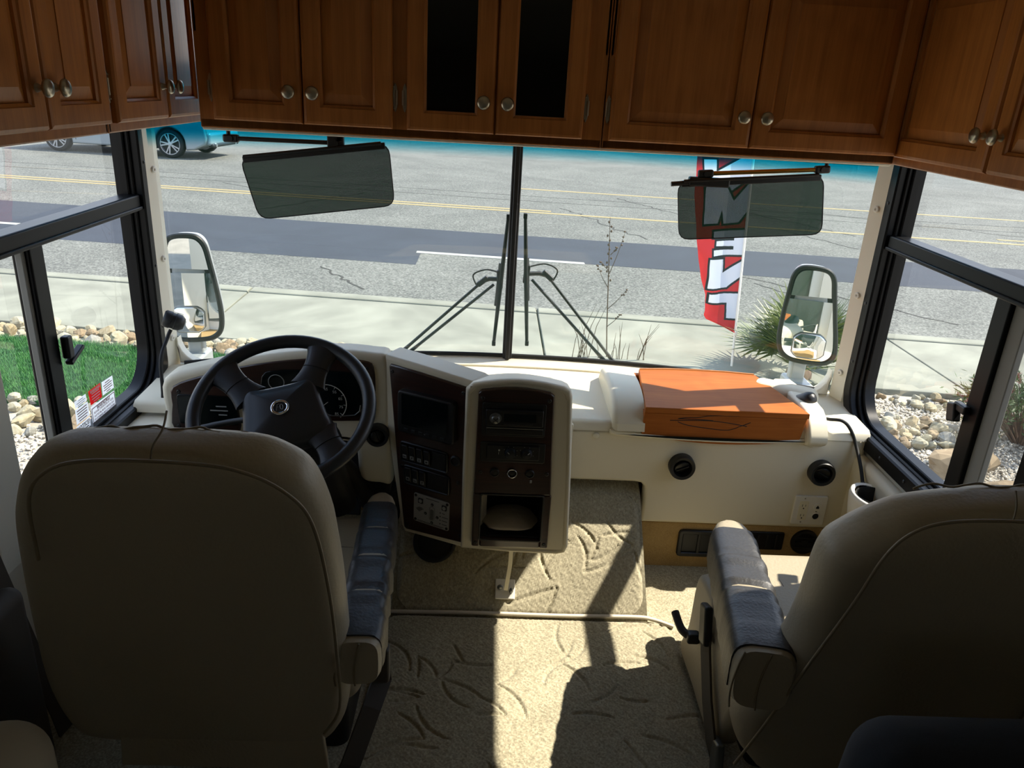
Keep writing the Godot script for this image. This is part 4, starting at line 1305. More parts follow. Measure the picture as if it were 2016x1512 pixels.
	var sd := MB.new()
	sd.box(V(0.51, 0.7, -2.52), V(0.53, 0.775, -2.235), 0.003); sd.box(V(0.955, 0.7, -2.5), V(1.0, 0.775, -2.24), 0.003)
	sd.box(V(0.51, 0.7, -2.54), V(0.98, 0.775, -2.515), 0.003)
	part("side_board", sd, "maple_along", dl)
	var ff := MB.new()
	var fpoly := PackedVector2Array([Vector2(0.503, 0.7715), Vector2(0.5, 0.692)])
	for i in 9: fpoly.append(Vector2(lerpf(0.52, 0.99, i / 8.0), 0.688 - 0.016 * sin(PI * i / 8.0)))
	fpoly.append_array([Vector2(1.006, 0.692), Vector2(1.018, 0.7715)])
	ff.prism(fpoly, -2.245, -2.19, Transform3D(Basis.IDENTITY, Vector3.ZERO), 0.003)
	part("front_board", ff, "maple_along", dl)
	for cv in [[Vector2(0.585, 0.7485), Vector2(0.66, 0.7515), Vector2(0.72, 0.752), Vector2(0.78, 0.746), Vector2(0.83, 0.738)], [Vector2(0.61, 0.7555), Vector2(0.64, 0.7605), Vector2(0.67, 0.7615), Vector2(0.7, 0.768), Vector2(0.74, 0.771), Vector2(0.8, 0.773)], [Vector2(0.61, 0.745), Vector2(0.64, 0.735), Vector2(0.7, 0.727), Vector2(0.77, 0.723), Vector2(0.81, 0.738), Vector2(0.84, 0.752)], [Vector2(0.61, 0.7555), Vector2(0.67, 0.7555), Vector2(0.72, 0.7535)]]:
		var g := MB.new(); var pts := []
		for p in cv: pts.append(V(p.x, p.y, -2.1902))
		g.tube(smooth_path(pts), 0.0013, 5)
		part("carved_line", g, "print_black", dl)
	var be := MB.new()
	be.tube([V(0.545, 0.79, -2.535), V(0.64, 0.79, -2.548), V(0.745, 0.79, -2.55), V(0.85, 0.79, -2.545), V(0.95, 0.79, -2.53)], 0.004, 6)
	part("rear_bead", be, "maple", dl)
	round_vent(V(0.643, 0.59, -2.198), 0.042, 0.4, "round black air vent in the lower dash panel under the wooden desk")
	round_vent(V(1.098, 0.587, -2.198), 0.042, -0.5, "round black air vent at the right end of the dash panel above the outlets")
	round_vent(V(-0.302, 0.735, -2.038), 0.033, 1.9, "round black air vent between the steering wheel and the screen panel")
	# kick panel with its grilles
	f_kick(root)
	# power outlet
	var ol := thing("outlet_plate", "white wall plate with two power sockets, low at the right end of the dash", "power outlet", V(1.09, 0.39, -2.2))
	var xo := Transform3D(Basis.IDENTITY, V(0, 0, -2.2))
	var o := MB.new()
	o.prism(rrect(1.034, 0.39, 1.144, 0.497, 0.004, 3), 0.0, 0.007, xo, 0.003)
	part("plate", o, "white_plastic", ol)
	o = MB.new()
	o.prism(rrect(1.052, 0.408, 1.082, 0.479, 0.003, 2), 0.006, 0.0085, xo, 0.001)
	var rec := part("receptacle", o, "ivory", ol)
	for y in [0.462, 0.426]:
		o = MB.new()
		o.prism(rrect(1.061, y - 0.004, 1.0625, y + 0.005, 0.0005, 1), 0.0083, 0.0088, xo); o.prism(rrect(1.0715, y - 0.003, 1.073, y + 0.004, 0.0005, 1), 0.0083, 0.0088, xo)
		o.lathe(xo * Transform3D(Basis(Vector3.RIGHT, PI / 2), V(1.067, y - 0.01, 0.0083)), [Vector2(0.0026, 0), Vector2(0.0024, 0.0005), Vector2(0, 0.0005)], 8)
		part("socket_slots", o, "print_black", rec)
	o = MB.new()
	o.lathe(xo * Transform3D(Basis(Vector3.RIGHT, PI / 2), V(1.113, 0.458, 0.006)), [Vector2(0.015, 0), Vector2(0.014, 0.003), Vector2(0, 0.0035)], 20)
	var jk := part("phone_jack", o, "white_plastic", ol)
	o = MB.new()
	o.prism(PackedVector2Array([Vector2(1.108, 0.453), Vector2(1.118, 0.453), Vector2(1.118, 0.459), Vector2(1.115, 0.461), Vector2(1.115, 0.464), Vector2(1.111, 0.464), Vector2(1.111, 0.461), Vector2(1.108, 0.459)]), 0.009, 0.0099, xo)
	part("jack_hole", o, "print_black", jk)
	o = MB.new()
	o.lathe(xo * Transform3D(Basis(Vector3.RIGHT, PI / 2), V(1.112, 0.424, 0.006)), [Vector2(0.0155, 0), Vector2(0.0145, 0.004), Vector2(0.0115, 0.0045), Vector2(0.011, 0.001), Vector2(0, 0.001)], 20)
	var ls := part("round_socket", o, "white_plastic", ol)
	o = MB.new()
	o.lathe(xo * Transform3D(Basis(Vector3.RIGHT, PI / 2), V(1.112, 0.424, 0.0062)), [Vector2(0.0105, 0), Vector2(0.0105, 0.002), Vector2(0, 0.002)], 16)
	part("socket_hole", o, "print_black", ls)
	for y in [0.488, 0.4, 0.441]:
		o = MB.new()
		o.lathe(xo * Transform3D(Basis(Vector3.RIGHT, PI / 2), V(1.067 if y != 0.441 else 1.112, y, 0.006)), [Vector2(0.003, 0), Vector2(0.0026, 0.0018), Vector2(0, 0.002)], 10)
		part("plate_screw", o, "nickel", ol)

func f_kick(_root: Node3D) -> void:
	var k := MB.new()
	k.box(V(0.53, 0.19, -2.26), V(XR, 0.372, -2.21), 0.006)
	var w := struct("trim_4", k, "carpet_brown")
	var b := MB.new()
	var xf := Transform3D(Basis.IDENTITY, V(0, 0, -2.21))
	b.sweep(on_plane(rrect(0.68, 0.252, 0.82, 0.338, 0.006, 2), xf), rect_prof(0.016, -0.002, 0.01, 0.003), Vector3.BACK)
	b.prism(rrect(0.68, 0.252, 0.82, 0.338, 0.006, 2), -0.002, 0.002, xf)
	b.box(V(0.738, 0.252, -2.208), V(0.748, 0.338, -2.201), 0.002)
	part("heater_outlet", b, "black_plastic", w)
	b = MB.new()
	b.prism(rrect(0.84, 0.28, 1.03, 0.348, 0.006, 2), -0.002, 0.006, xf, 0.003)
	for i in 6: b.box(V(0.85 + i * 0.03, 0.286, -2.205), V(0.856 + i * 0.03, 0.342, -2.198), 0.001)
	part("floor_grille", b, "black_plastic", w)
	b = MB.new()
	b.lathe(xf * Transform3D(Basis(Vector3.RIGHT, PI / 2), V(1.102, 0.314, 0)), [Vector2(0.047, 0), Vector2(0.045, 0.007), Vector2(0.036, 0.009), Vector2(0.033, 0.005), Vector2(0.012, 0.004), Vector2(0.01, 0.008), Vector2(0, 0.009)], 28)
	for i in 3: b.rbox(xf * V(1.102, 0.296 + 0.018 * i, 0.008), V(0.07, 0.004, 0.004), 0.001)
	part("round_grille", b, "black_plastic", w)

# --- steering wheel and column -------------------------------------------------------------------
func driving() -> void:
	var c := V(-0.497, 0.922, -1.765)
	var e := deg_to_rad(57.0)
	var nrm := V(0, sin(e), cos(e)); var up := V(0, cos(e), -sin(e))
	var xf := Transform3D(Basis(Vector3.RIGHT, up, nrm), c) * Transform3D(Basis(Vector3.BACK, 0.33), Vector3.ZERO)
	var sw := thing("steering_wheel", "large black four-spoke steering wheel with a round silver badge on its hub", "steering wheel", c)
	var R := 0.213
	var b := MB.new(); var ring := []
	for i in 64: ring.append(xf * V(R * cos(TAU * i / 64), R * sin(TAU * i / 64), 0))
	b.tube(ring, 0.0175, 14, true)
	part("rim", b, "wheel_plastic", sw)
	# hub pad whose corners run out into the spokes
	b = MB.new()
	var hp := smooth_poly([Vector2(-0.072, 0.064), Vector2(-0.04, 0.06), Vector2(0.0, 0.059), Vector2(0.04, 0.06), Vector2(0.072, 0.064), Vector2(0.092, 0.045), Vector2(0.096, 0.0), Vector2(0.102, -0.05), Vector2(0.106, -0.09), Vector2(0.08, -0.122), Vector2(0.0, -0.13), Vector2(-0.08, -0.122), Vector2(-0.106, -0.09), Vector2(-0.102, -0.05), Vector2(-0.096, 0.0), Vector2(-0.092, 0.045)], 4)
	b.pillow(hp, 0.05, 0.02, xf * Transform3D(Basis.IDENTITY, V(0, 0.012, -0.014)), 0.012)
	part("hub_pad", b, "wheel_plastic", sw)
	for q in [[Vector2(-0.07, 0.055), 130.0], [Vector2(0.07, 0.055), 50.0], [Vector2(-0.095, -0.085), 208.0], [Vector2(0.075, -0.09), 300.0]]:
		var o := Vector2(R * cos(deg_to_rad(q[1])), R * sin(deg_to_rad(q[1])))
		var d: Vector2 = (o - q[0]); var t := Vector2(-d.y, d.x).normalized()
		var sp := MB.new(); var rows := []
		for i in 9:
			var u := i / 8.0
			var p: Vector2 = q[0].lerp(o, u)
			var w := 0.034 + 0.02 * pow(absf(u - 0.45) * 1.8, 2.0)
			var row := PackedVector3Array()
			for k in 14:
				var a := TAU * k / 14
				row.append(xf * V(p.x + t.x * w * cos(a), p.y + t.y * w * cos(a), -0.006 * (1.0 - u) + 0.014 * sin(a)))
			rows.append(row)
		sp.loft(rows, true, true)
		part("spoke", sp, "wheel_plastic", sw)
		var ln := MB.new(); var lp := []
		for i in 9:
			var a := -PI / 2 + PI * i / 8.0 + PI / 2
			lp.append(xf * V(q[0].lerp(o, 0.42).x + t.x * 0.0345 * cos(a), q[0].lerp(o, 0.42).y + t.y * 0.0345 * cos(a), -0.0035 + 0.0146 * sin(a)))
		ln.tube(lp, 0.0011, 5)
		part("spoke_joint", ln, "black_rubber", sw)
	b = MB.new(); ring = []
	var bx := xf * Transform3D(Basis.IDENTITY, V(-0.004, -0.012, 0.0225))
	b.lathe(bx * Transform3D(Basis(Vector3.RIGHT, PI / 2), Vector3.ZERO), [Vector2(0.0225, -0.003), Vector2(0.0225, 0.002), Vector2(0.021, 0.004), Vector2(0.017, 0.004), Vector2(0.0155, 0.002), Vector2(0.0155, -0.001)], 32)
	var bd := part("badge_ring", b, "chrome", sw, "silver badge ring")
	b = MB.new()
	b.lathe(bx * Transform3D(Basis(Vector3.RIGHT, PI / 2), Vector3.ZERO), [Vector2(0.0158, 0.0), Vector2(0.0158, 0.001), Vector2(0, 0.0018)], 24)
	part("badge_disc", b, "print_black", bd)
	b = MB.new()
	var pz := 0.0022
	b.strap([bx * V(-0.009, -0.009, pz), bx * V(-0.005, 0.009, pz), bx * V(0.0, 0.0095, pz)], 0.0026, 0.0008, nrm)
	b.strap([bx * V(-0.0068, 0.001, pz), bx * V(-0.0025, 0.0015, pz)], 0.0024, 0.0008, nrm)
	var oo := []
	for i in 13: oo.append(bx * V(0.0045 + 0.0035 * cos(TAU * i / 12.0), 0.008 * sin(TAU * i / 12.0), pz))
	b.tube(oo, 0.0012, 5)
	part("badge_letters", b, "grey_metal", bd)
	# column: collar, stalk, lower shroud, pedals
	var co := thing("steering_shaft", "black steering column with its shroud running down behind the wheel", "steering column", V(-0.45, 0.3, -2.0))
	b = MB.new(); var rows := []
	for q in [[-0.03, 0.05, 0.05], [-0.06, 0.085, 0.07], [-0.1, 0.1, 0.085], [-0.18, 0.095, 0.08], [-0.3, 0.085, 0.07], [-0.46, 0.08, 0.065]]:
		var row := PackedVector3Array()
		for k in 24:
			var a := TAU * k / 24
			var s := signf(cos(a)) * pow(absf(cos(a)), 0.6); var t := signf(sin(a)) * pow(absf(sin(a)), 0.6)
			row.append(xf * V(q[1] * s + 0.06 * -q[0] * 1.6, -0.03 + q[2] * t, q[0]))
		rows.append(row)
	b.loft(rows)
	part("shroud", b, "black_plastic", co)
	b = MB.new()
	b.tube(smooth_path([c + V(-0.05, -0.06, -0.08), c + V(-0.17, -0.09, -0.1), c + V(-0.27, -0.12, -0.1)]), [0.008, 0.008, 0.008, 0.008, 0.008, 0.008, 0.008, 0.008, 0.009, 0.009, 0.01, 0.01, 0.01], 10)
	part("stalk", b, "black_plastic", co)
	b = MB.new()
	b.tube(smooth_path([c + V(0.06, -0.08, -0.14), c + V(0.1, -0.14, -0.14), c + V(0.1, -0.24, -0.16)]), 0.016, 10)
	part("shift_boot", b, "black_rubber", co)
	b = MB.new()
	b.tube(smooth_path([c + V(0.06, -0.2, -0.2), V(-0.36, 0.5, -2.12), V(-0.38, 0.36, -2.3), V(-0.37, 0.28, -2.42)]), 0.03, 12)
	b.rbox(V(-0.36, 0.58, -2.18), V(0.16, 0.22, 0.12), 0.02)
	b.rbox(V(-0.3, 0.42, -2.2), V(0.1, 0.1, 0.1), 0.02)
	part("lower_column", b, "black_rubber", co)
	for q in [[-0.44, 0.34, -2.33, 0.07], [-0.31, 0.33, -2.36, 0.05]]:
		b = MB.new()
		b.rbox(V(q[0], q[1], q[2]), V(q[3], 0.1, 0.012), 0.005, Basis(Vector3.RIGHT, -0.6))
		b.tube([V(q[0], q[1], q[2] - 0.01), V(q[0], q[1] + 0.16, q[2] - 0.1)], 0.008, 8)
		part("pedal", b, "black_rubber", co)
	# ground of the foot well is black
	b = MB.new()
	b.rbox(V(-0.23, 0.19, -2.335), V(0.17, 0.06, 0.17), 0.02, Basis(Vector3.RIGHT, 0.75))
	ring = []
	for i in 32: ring.append(V(-0.133 + 0.06 * cos(TAU * i / 32), 0.366 + 0.04 * sin(TAU * i / 32), -2.052 - 0.045 * sin(TAU * i / 32)))
	b = MB.new()
	b.tube(ring, 0.007, 8, true)
	b.lathe(Transform3D(Basis(Vector3.RIGHT, 0.72), V(-0.133, 0.362, -2.054)), [Vector2(0.06, -0.02), Vector2(0.06, 0.0), Vector2(0.05, 0.003), Vector2(0, 0.003)], 28)
	solo("floor_speaker", b, "black_rubber", "round black rimmed cover on the carpeted hump under the screen panel", "floor cover")

# --- seats -----------------------------------------------------------------------------------------
func armrest(parent: Node3D, p0: Vector3, p1: Vector3, w0: float, w1: float, th: float, creases: Array) -> void:
	# from the front end p0 to the rear end p1, top centre line
	var ax := (p1 - p0).normalized(); var side := ax.cross(Vector3.UP).normalized(); var up := side.cross(ax).normalized()
	var n := 36; var L := (p1 - p0).length()
	var body := []; var pad := []
	for i in n + 1:
		var u := i / float(n)
		var endc := 1.0
		if u < 0.12: endc = sqrt(maxf(0.0, 1.0 - pow(1.0 - u / 0.12, 2.0))) * 0.55 + 0.45
		if u > 0.96: endc = 0.86 + 0.14 * sqrt(maxf(0.0, 1.0 - pow((u - 0.96) / 0.04, 2.0)))
		var w := lerpf(w0, w1, u) * endc; var h := th * lerpf(0.92, 1.0, u) * (0.7 + 0.3 * endc)
		var c := p0.lerp(p1, u) - up * (h * 0.5 + (1.0 - endc) * 0.012)
		var row := PackedVector3Array(); var prow := PackedVector3Array()
		var cr := 0.0
		for q in creases: cr += 0.011 * exp(-pow((u - q) / 0.014, 2.0)) - 0.004 * exp(-pow((u - q - 0.02) / 0.05, 2.0))
		var wr := 0.004 * sin(u * 60.0) * sin(u * 23.0 + 1.0)
		for k in 28:
			var a := TAU * k / 28
			var s := signf(cos(a)) * pow(absf(cos(a)), 0.55); var t := signf(sin(a)) * pow(absf(sin(a)), 0.55)
			var off := side * (w * 0.5 * s) + up * (h * 0.5 * t)
			var rip := 0.0 if t > -0.2 else 0.0
			row.append(c + off + off.normalized() * rip)
		rows_append(body, row)
		if u > 0.1 and u < 0.985:
			for k in 17:
				var a := PI * lerpf(-0.06, 1.06, k / 16.0)
				var s := signf(cos(a)) * pow(absf(cos(a)), 0.5); var t := signf(sin(a)) * pow(absf(sin(a)), 0.5)
				var off := side * ((w * 0.5 + 0.004) * s) + up * ((h * 0.5 + 0.005 - cr) * t)
				prow.append(c + off + off.normalized() * (wr * (1.0 if k > 10 else 0.4) - (cr if k > 9 else 0.0) * 0.4))
			pad.append(prow)
	var b := MB.new()
	b.loft(body, true, false)
	var arm := part("armrest", b, "tan_leather", parent)
	b = MB.new()
	b.grid(pad, false, false)
	var e0: PackedVector3Array = pad[0]; var e1: PackedVector3Array = pad[-1]
	for e in [e0, e1]:
		var mid: Vector3 = (e[0] + e[16]) / 2.0
		for k in 16: b.flat3(mid, e[k], e[k + 1], (p0 - p1) if e == e0 else (p1 - p0))
	part("worn_pad", b, "worn_leather", arm, "dark worn armrest top")
	b = MB.new(); var sm := []
	for k in range(4, 25): 
		var a := TAU * (k - 4) / 40.0
	for q in [0.35, -0.05]:
		sm = []
		for k in 9:
			var v := k / 8.0
			sm.append(p1 + ax * 0.003 + side * (w1 * (q + 0.12 * sin(v * 2.2))) - up * (th * lerpf(0.03, 0.98, v)))
		b.tube(sm, 0.0022, 6)
	part("seam_piping", b, "piping", arm)

func rows_append(a: Array, r: PackedVector3Array) -> void: a.append(r)

func seat_back(root: Node3D, outline: Array, seam: Array, cross: Array) -> void:
	var e := V(0, 1, 0.2).normalized()
	var xf := Transform3D(Basis(Vector3.RIGHT, e, Vector3.RIGHT.cross(e)), V(0, 1.1, -1.1))
	var loc := []
	# the outline was measured on the back face; the cushion is widest half its thickness further on
	for p in outline: loc.append(Vector2(p.x * 1.055, (1.7 - (1.7 - p.y) * 1.055 - maxf(0.0, p.y - 0.95) * 0.15 - 1.1) * 1.0198))
	var b := MB.new()
	b.pillow(smooth_poly(loc, 4), 0.13, 0.055, xf * Transform3D(Basis.IDENTITY, V(0, 0, -0.07)), 0.012, 6)
	var back := part("backrest", b, "tan_leather", root)
	var pts := []
	var zb := 0.007
	for p in seam: pts.append(xf * V(p.x, (p.y - 1.1) * 1.0198, zb))
	b = MB.new()
	b.tube(smooth_path(pts), 0.0032, 6)
	part("seam_piping", b, "piping", back)
	b = MB.new(); pts = []
	for p in cross: pts.append(xf * V(p.x, (p.y - 1.1) * 1.0198, p.z))
	b.tube(smooth_path(pts), 0.0018, 6)
	part("seam_piping", b, "seam_shadowline", back)
	# ragged gathered edge of the front cover showing over the top
	var top := -1.0
	for q in loc: top = maxf(top, q.y)
	b = MB.new(); pts = []
	for i in 40:
		var u := i / 39.0
		pts.append(xf * V(lerpf(outline[5].x, outline[3].x, u) * 1.05, top + 0.0022 * sin(u * 37.0) * sin(u * 11.0) - 0.003 - 0.012 * pow(absf(u - 0.5) * 2.0, 3.0), -0.1 - 0.006 * sin(u * 23.0)))
	b.tube(pts, 0.0022, 6)
	part("gathered_edge", b, "piping", back)

func seats() -> void:
	var dr := thing("driver_seat", "tan leather captain's seat before the steering wheel, seen from behind", "seat", V(-0.5, 0, -1.5), "leather front seats")
	var lo := []
	for p in [[-0.742, 1.06], [-0.719, 1.112], [-0.688, 1.146], [-0.635, 1.167], [-0.507, 1.174], [-0.368, 1.170], [-0.308, 1.145], [-0.272, 1.106], [-0.25, 1.023], [-0.243, 0.943], [-0.238, 0.85], [-0.237, 0.725], [-0.239, 0.578], [-0.261, 0.463], [-0.32, 0.41], [-0.52, 0.40], [-0.72, 0.405], [-0.795, 0.44], [-0.817, 0.567], [-0.802, 0.727], [-0.778, 0.894], [-0.76, 0.998]]: lo.append(Vector2(p[0], p[1]))
	# the array is read by place: 3..5 are the top edge
	seat_back(dr, lo, [Vector2(-0.75, 0.9), Vector2(-0.73, 1.03), Vector2(-0.69, 1.09), Vector2(-0.62, 1.117), Vector2(-0.478, 1.121), Vector2(-0.38, 1.108), Vector2(-0.31, 1.065), Vector2(-0.275, 1.0), Vector2(-0.26, 0.857), Vector2(-0.257, 0.7), Vector2(-0.262, 0.52), Vector2(-0.3, 0.43)], [V(-0.505, 1.174, -0.055), V(-0.5, 1.165, -0.02), V(-0.512, 1.145, -0.001), V(-0.518, 1.122, 0.004)])
	var b := MB.new()
	b.rbox(V(-0.5, 0.44, -1.66), V(0.5, 0.13, 0.6), 0.05, Basis(Vector3.RIGHT, 0.06), 4)
	part("seat_cushion", b, "tan_leather", dr)
	b = MB.new()
	b.tube([V(-0.74, 0.507, -1.78), V(-0.5, 0.515, -1.79), V(-0.26, 0.507, -1.78)], 0.0035, 6)
	part("cushion_seam", b, "seam_shadowline", dr)
	b = MB.new()
	b.prism(PackedVector2Array([Vector2(-0.73, 0.42), Vector2(-0.31, 0.42), Vector2(-0.3, 0.3), Vector2(-0.74, 0.3)]), -1.262, -1.25, Transform3D(Basis(Vector3.RIGHT, 0.0), Vector3.ZERO), 0.004)
	part("back_flap", b, "tan_leather", dr)
	b = MB.new()
	b.rbox(V(-0.5, 0.3, -1.62), V(0.42, 0.3, 0.42), 0.03)
	part("pedestal", b, "black_plastic", dr)
	armrest(dr, V(-0.262, 0.665, -1.83), V(-0.228, 0.668, -1.225), 0.083, 0.096, 0.108, [0.3, 0.5, 0.72])
	b = MB.new()
	b.strap([V(-0.205, 0.55, -1.33), V(-0.2, 0.45, -1.36), V(-0.215, 0.42, -1.31), V(-0.25, 0.33, -1.24), V(-0.285, 0.26, -1.2), V(-0.285, 0.21, -1.2)], 0.045, 0.006, V(0.4, 0.1, 1))
	b.rbox(V(-0.203, 0.52, -1.335), V(0.05, 0.09, 0.03), 0.008)
	solo("buckle_strap", b, "belt", "dark seat belt buckle strap hanging beside the driver's seat armrest", "seat belt")
	var ps := thing("passenger_seat", "tan leather captain's seat at the right, its near armrest raised beside the aisle", "seat", V(0.85, 0, -1.5), "leather front seats")
	var ro := []
	for p in [[0.606, 0.965], [0.636, 1.012], [0.678, 1.052], [0.74, 1.086], [0.888, 1.114], [1.03, 1.106], [1.085, 1.084], [1.118, 1.05], [1.13, 1.0], [1.142, 0.9], [1.148, 0.75], [1.15, 0.6], [1.148, 0.48], [1.13, 0.36], [0.9, 0.34], [0.66, 0.34], [0.585, 0.4], [0.548, 0.47], [0.54, 0.55], [0.565, 0.63], [0.595, 0.72], [0.603, 0.8], [0.602, 0.89]]: ro.append(Vector2(p[0], p[1]))
	seat_back(ps, ro, [Vector2(0.575, 0.36), Vector2(0.604, 0.48), Vector2(0.653, 0.709), Vector2(0.685, 0.86), Vector2(0.705, 0.977), Vector2(0.738, 1.035), Vector2(0.80, 1.06), Vector2(0.917, 1.065), Vector2(1.02, 1.055), Vector2(1.08, 1.0), Vector2(1.11, 0.85), Vector2(1.13, 0.6), Vector2(1.13, 0.45)], [V(0.905, 1.1, -0.03), V(0.9, 1.085, -0.008), V(0.897, 1.066, 0.003)])
	b = MB.new()
	b.rbox(V(0.92, 0.428, -1.59), V(0.43, 0.12, 0.56), 0.045, Basis(Vector3.RIGHT, 0.05), 4)
	var cu := part("seat_cushion", b, "tan_leather", ps)
	b = MB.new()
	for i in 5: b.tube([V(0.74 + 0.07 * i, 0.492, -1.84), V(0.742 + 0.07 * i, 0.4955, -1.8), V(0.75 + 0.07 * i, 0.493, -1.7)], 0.0016, 6)
	b.tube([V(0.72, 0.4865, -1.7), V(0.9, 0.487, -1.702), V(1.12, 0.4865, -1.7)], 0.002, 6)
	part("gathered_pleats", b, "seam_shadowline", cu)
	b = MB.new()
	b.prism(smooth_poly([Vector2(-1.725, 0.48), Vector2(-1.735, 0.34), Vector2(-1.775, 0.225), Vector2(-1.62, 0.215), Vector2(-1.5, 0.21), Vector2(-1.42, 0.23), Vector2(-1.36, 0.35), Vector2(-1.33, 0.5), Vector2(-1.5, 0.53), Vector2(-1.68, 0.53)], 4), -0.64, -0.59, Transform3D(Basis(V(0, 0, 1), V(0, 1, 0), V(-1, 0, 0)), Vector3.ZERO), 0.02, 3)
	part("side_skirt", b, "tan_leather", ps)
	b = MB.new()
	b.rbox(V(0.88, 0.3, -1.6), V(0.42, 0.3, 0.44), 0.03)
	part("pedestal", b, "black_plastic", ps)
	armrest(ps, V(0.672, 0.655, -1.77), V(0.58, 0.69, -1.205), 0.105, 0.128, 0.14, [0.34, 0.58])
	b = MB.new()
	b.rbox(V(0.575, 0.375, -1.63), V(0.034, 0.03, 0.03), 0.008)
	b.tube(smooth_path([V(0.57, 0.375, -1.63), V(0.55, 0.38, -1.655), V(0.54, 0.4, -1.7)]), 0.011, 8)
	part("recline_lever", b, "black_plastic", ps)
	b = MB.new()
	b.strap([V(0.575, 0.5, -1.56), V(0.575, 0.42, -1.52), V(0.57, 0.34, -1.44), V(0.572, 0.28, -1.38), V(0.585, 0.23, -1.34)], 0.042, 0.006, V(-1, 0.1, 0.2))
	var bk := solo("buckle_strap", b, "belt", "dark seat belt buckle strap on the aisle side of the passenger seat", "seat belt")
	b = MB.new()
	b.rbox(V(0.574, 0.48, -1.55), V(0.022, 0.1, 0.05), 0.008, Basis(Vector3.RIGHT, -0.35))
	part("buckle", b, "black_plastic", bk)
	b = MB.new()
	b.rbox(V(0.582, 0.25, -1.35), V(0.02, 0.1, 0.05), 0.006, Basis(Vector3.RIGHT, -0.3))
	part("anchor_plate", b, "grey_metal", bk)
	# shoulder belt on the left wall
	b = MB.new()
	b.strap([V(-1.03, 0.92, -1.36), V(-1.02, 0.7, -1.39), V(-1.0, 0.45, -1.42), V(-0.97, 0.28, -1.43), V(-0.96, 0.21, -1.43)], 0.048, 0.005, V(1, 0.1, 0.2))
	solo("shoulder_belt", b, "belt", "dark shoulder belt running down the left wall behind the driver's seat", "seat belt")
	b = MB.new()
	b.rbox(V(-0.985, 0.42, -1.3), V(0.06, 0.48, 0.18), 0.03)
	solo("belt_cover", b, "belt", "dark wall cover behind the driver's seat at the left edge of the photo", "wall cover")

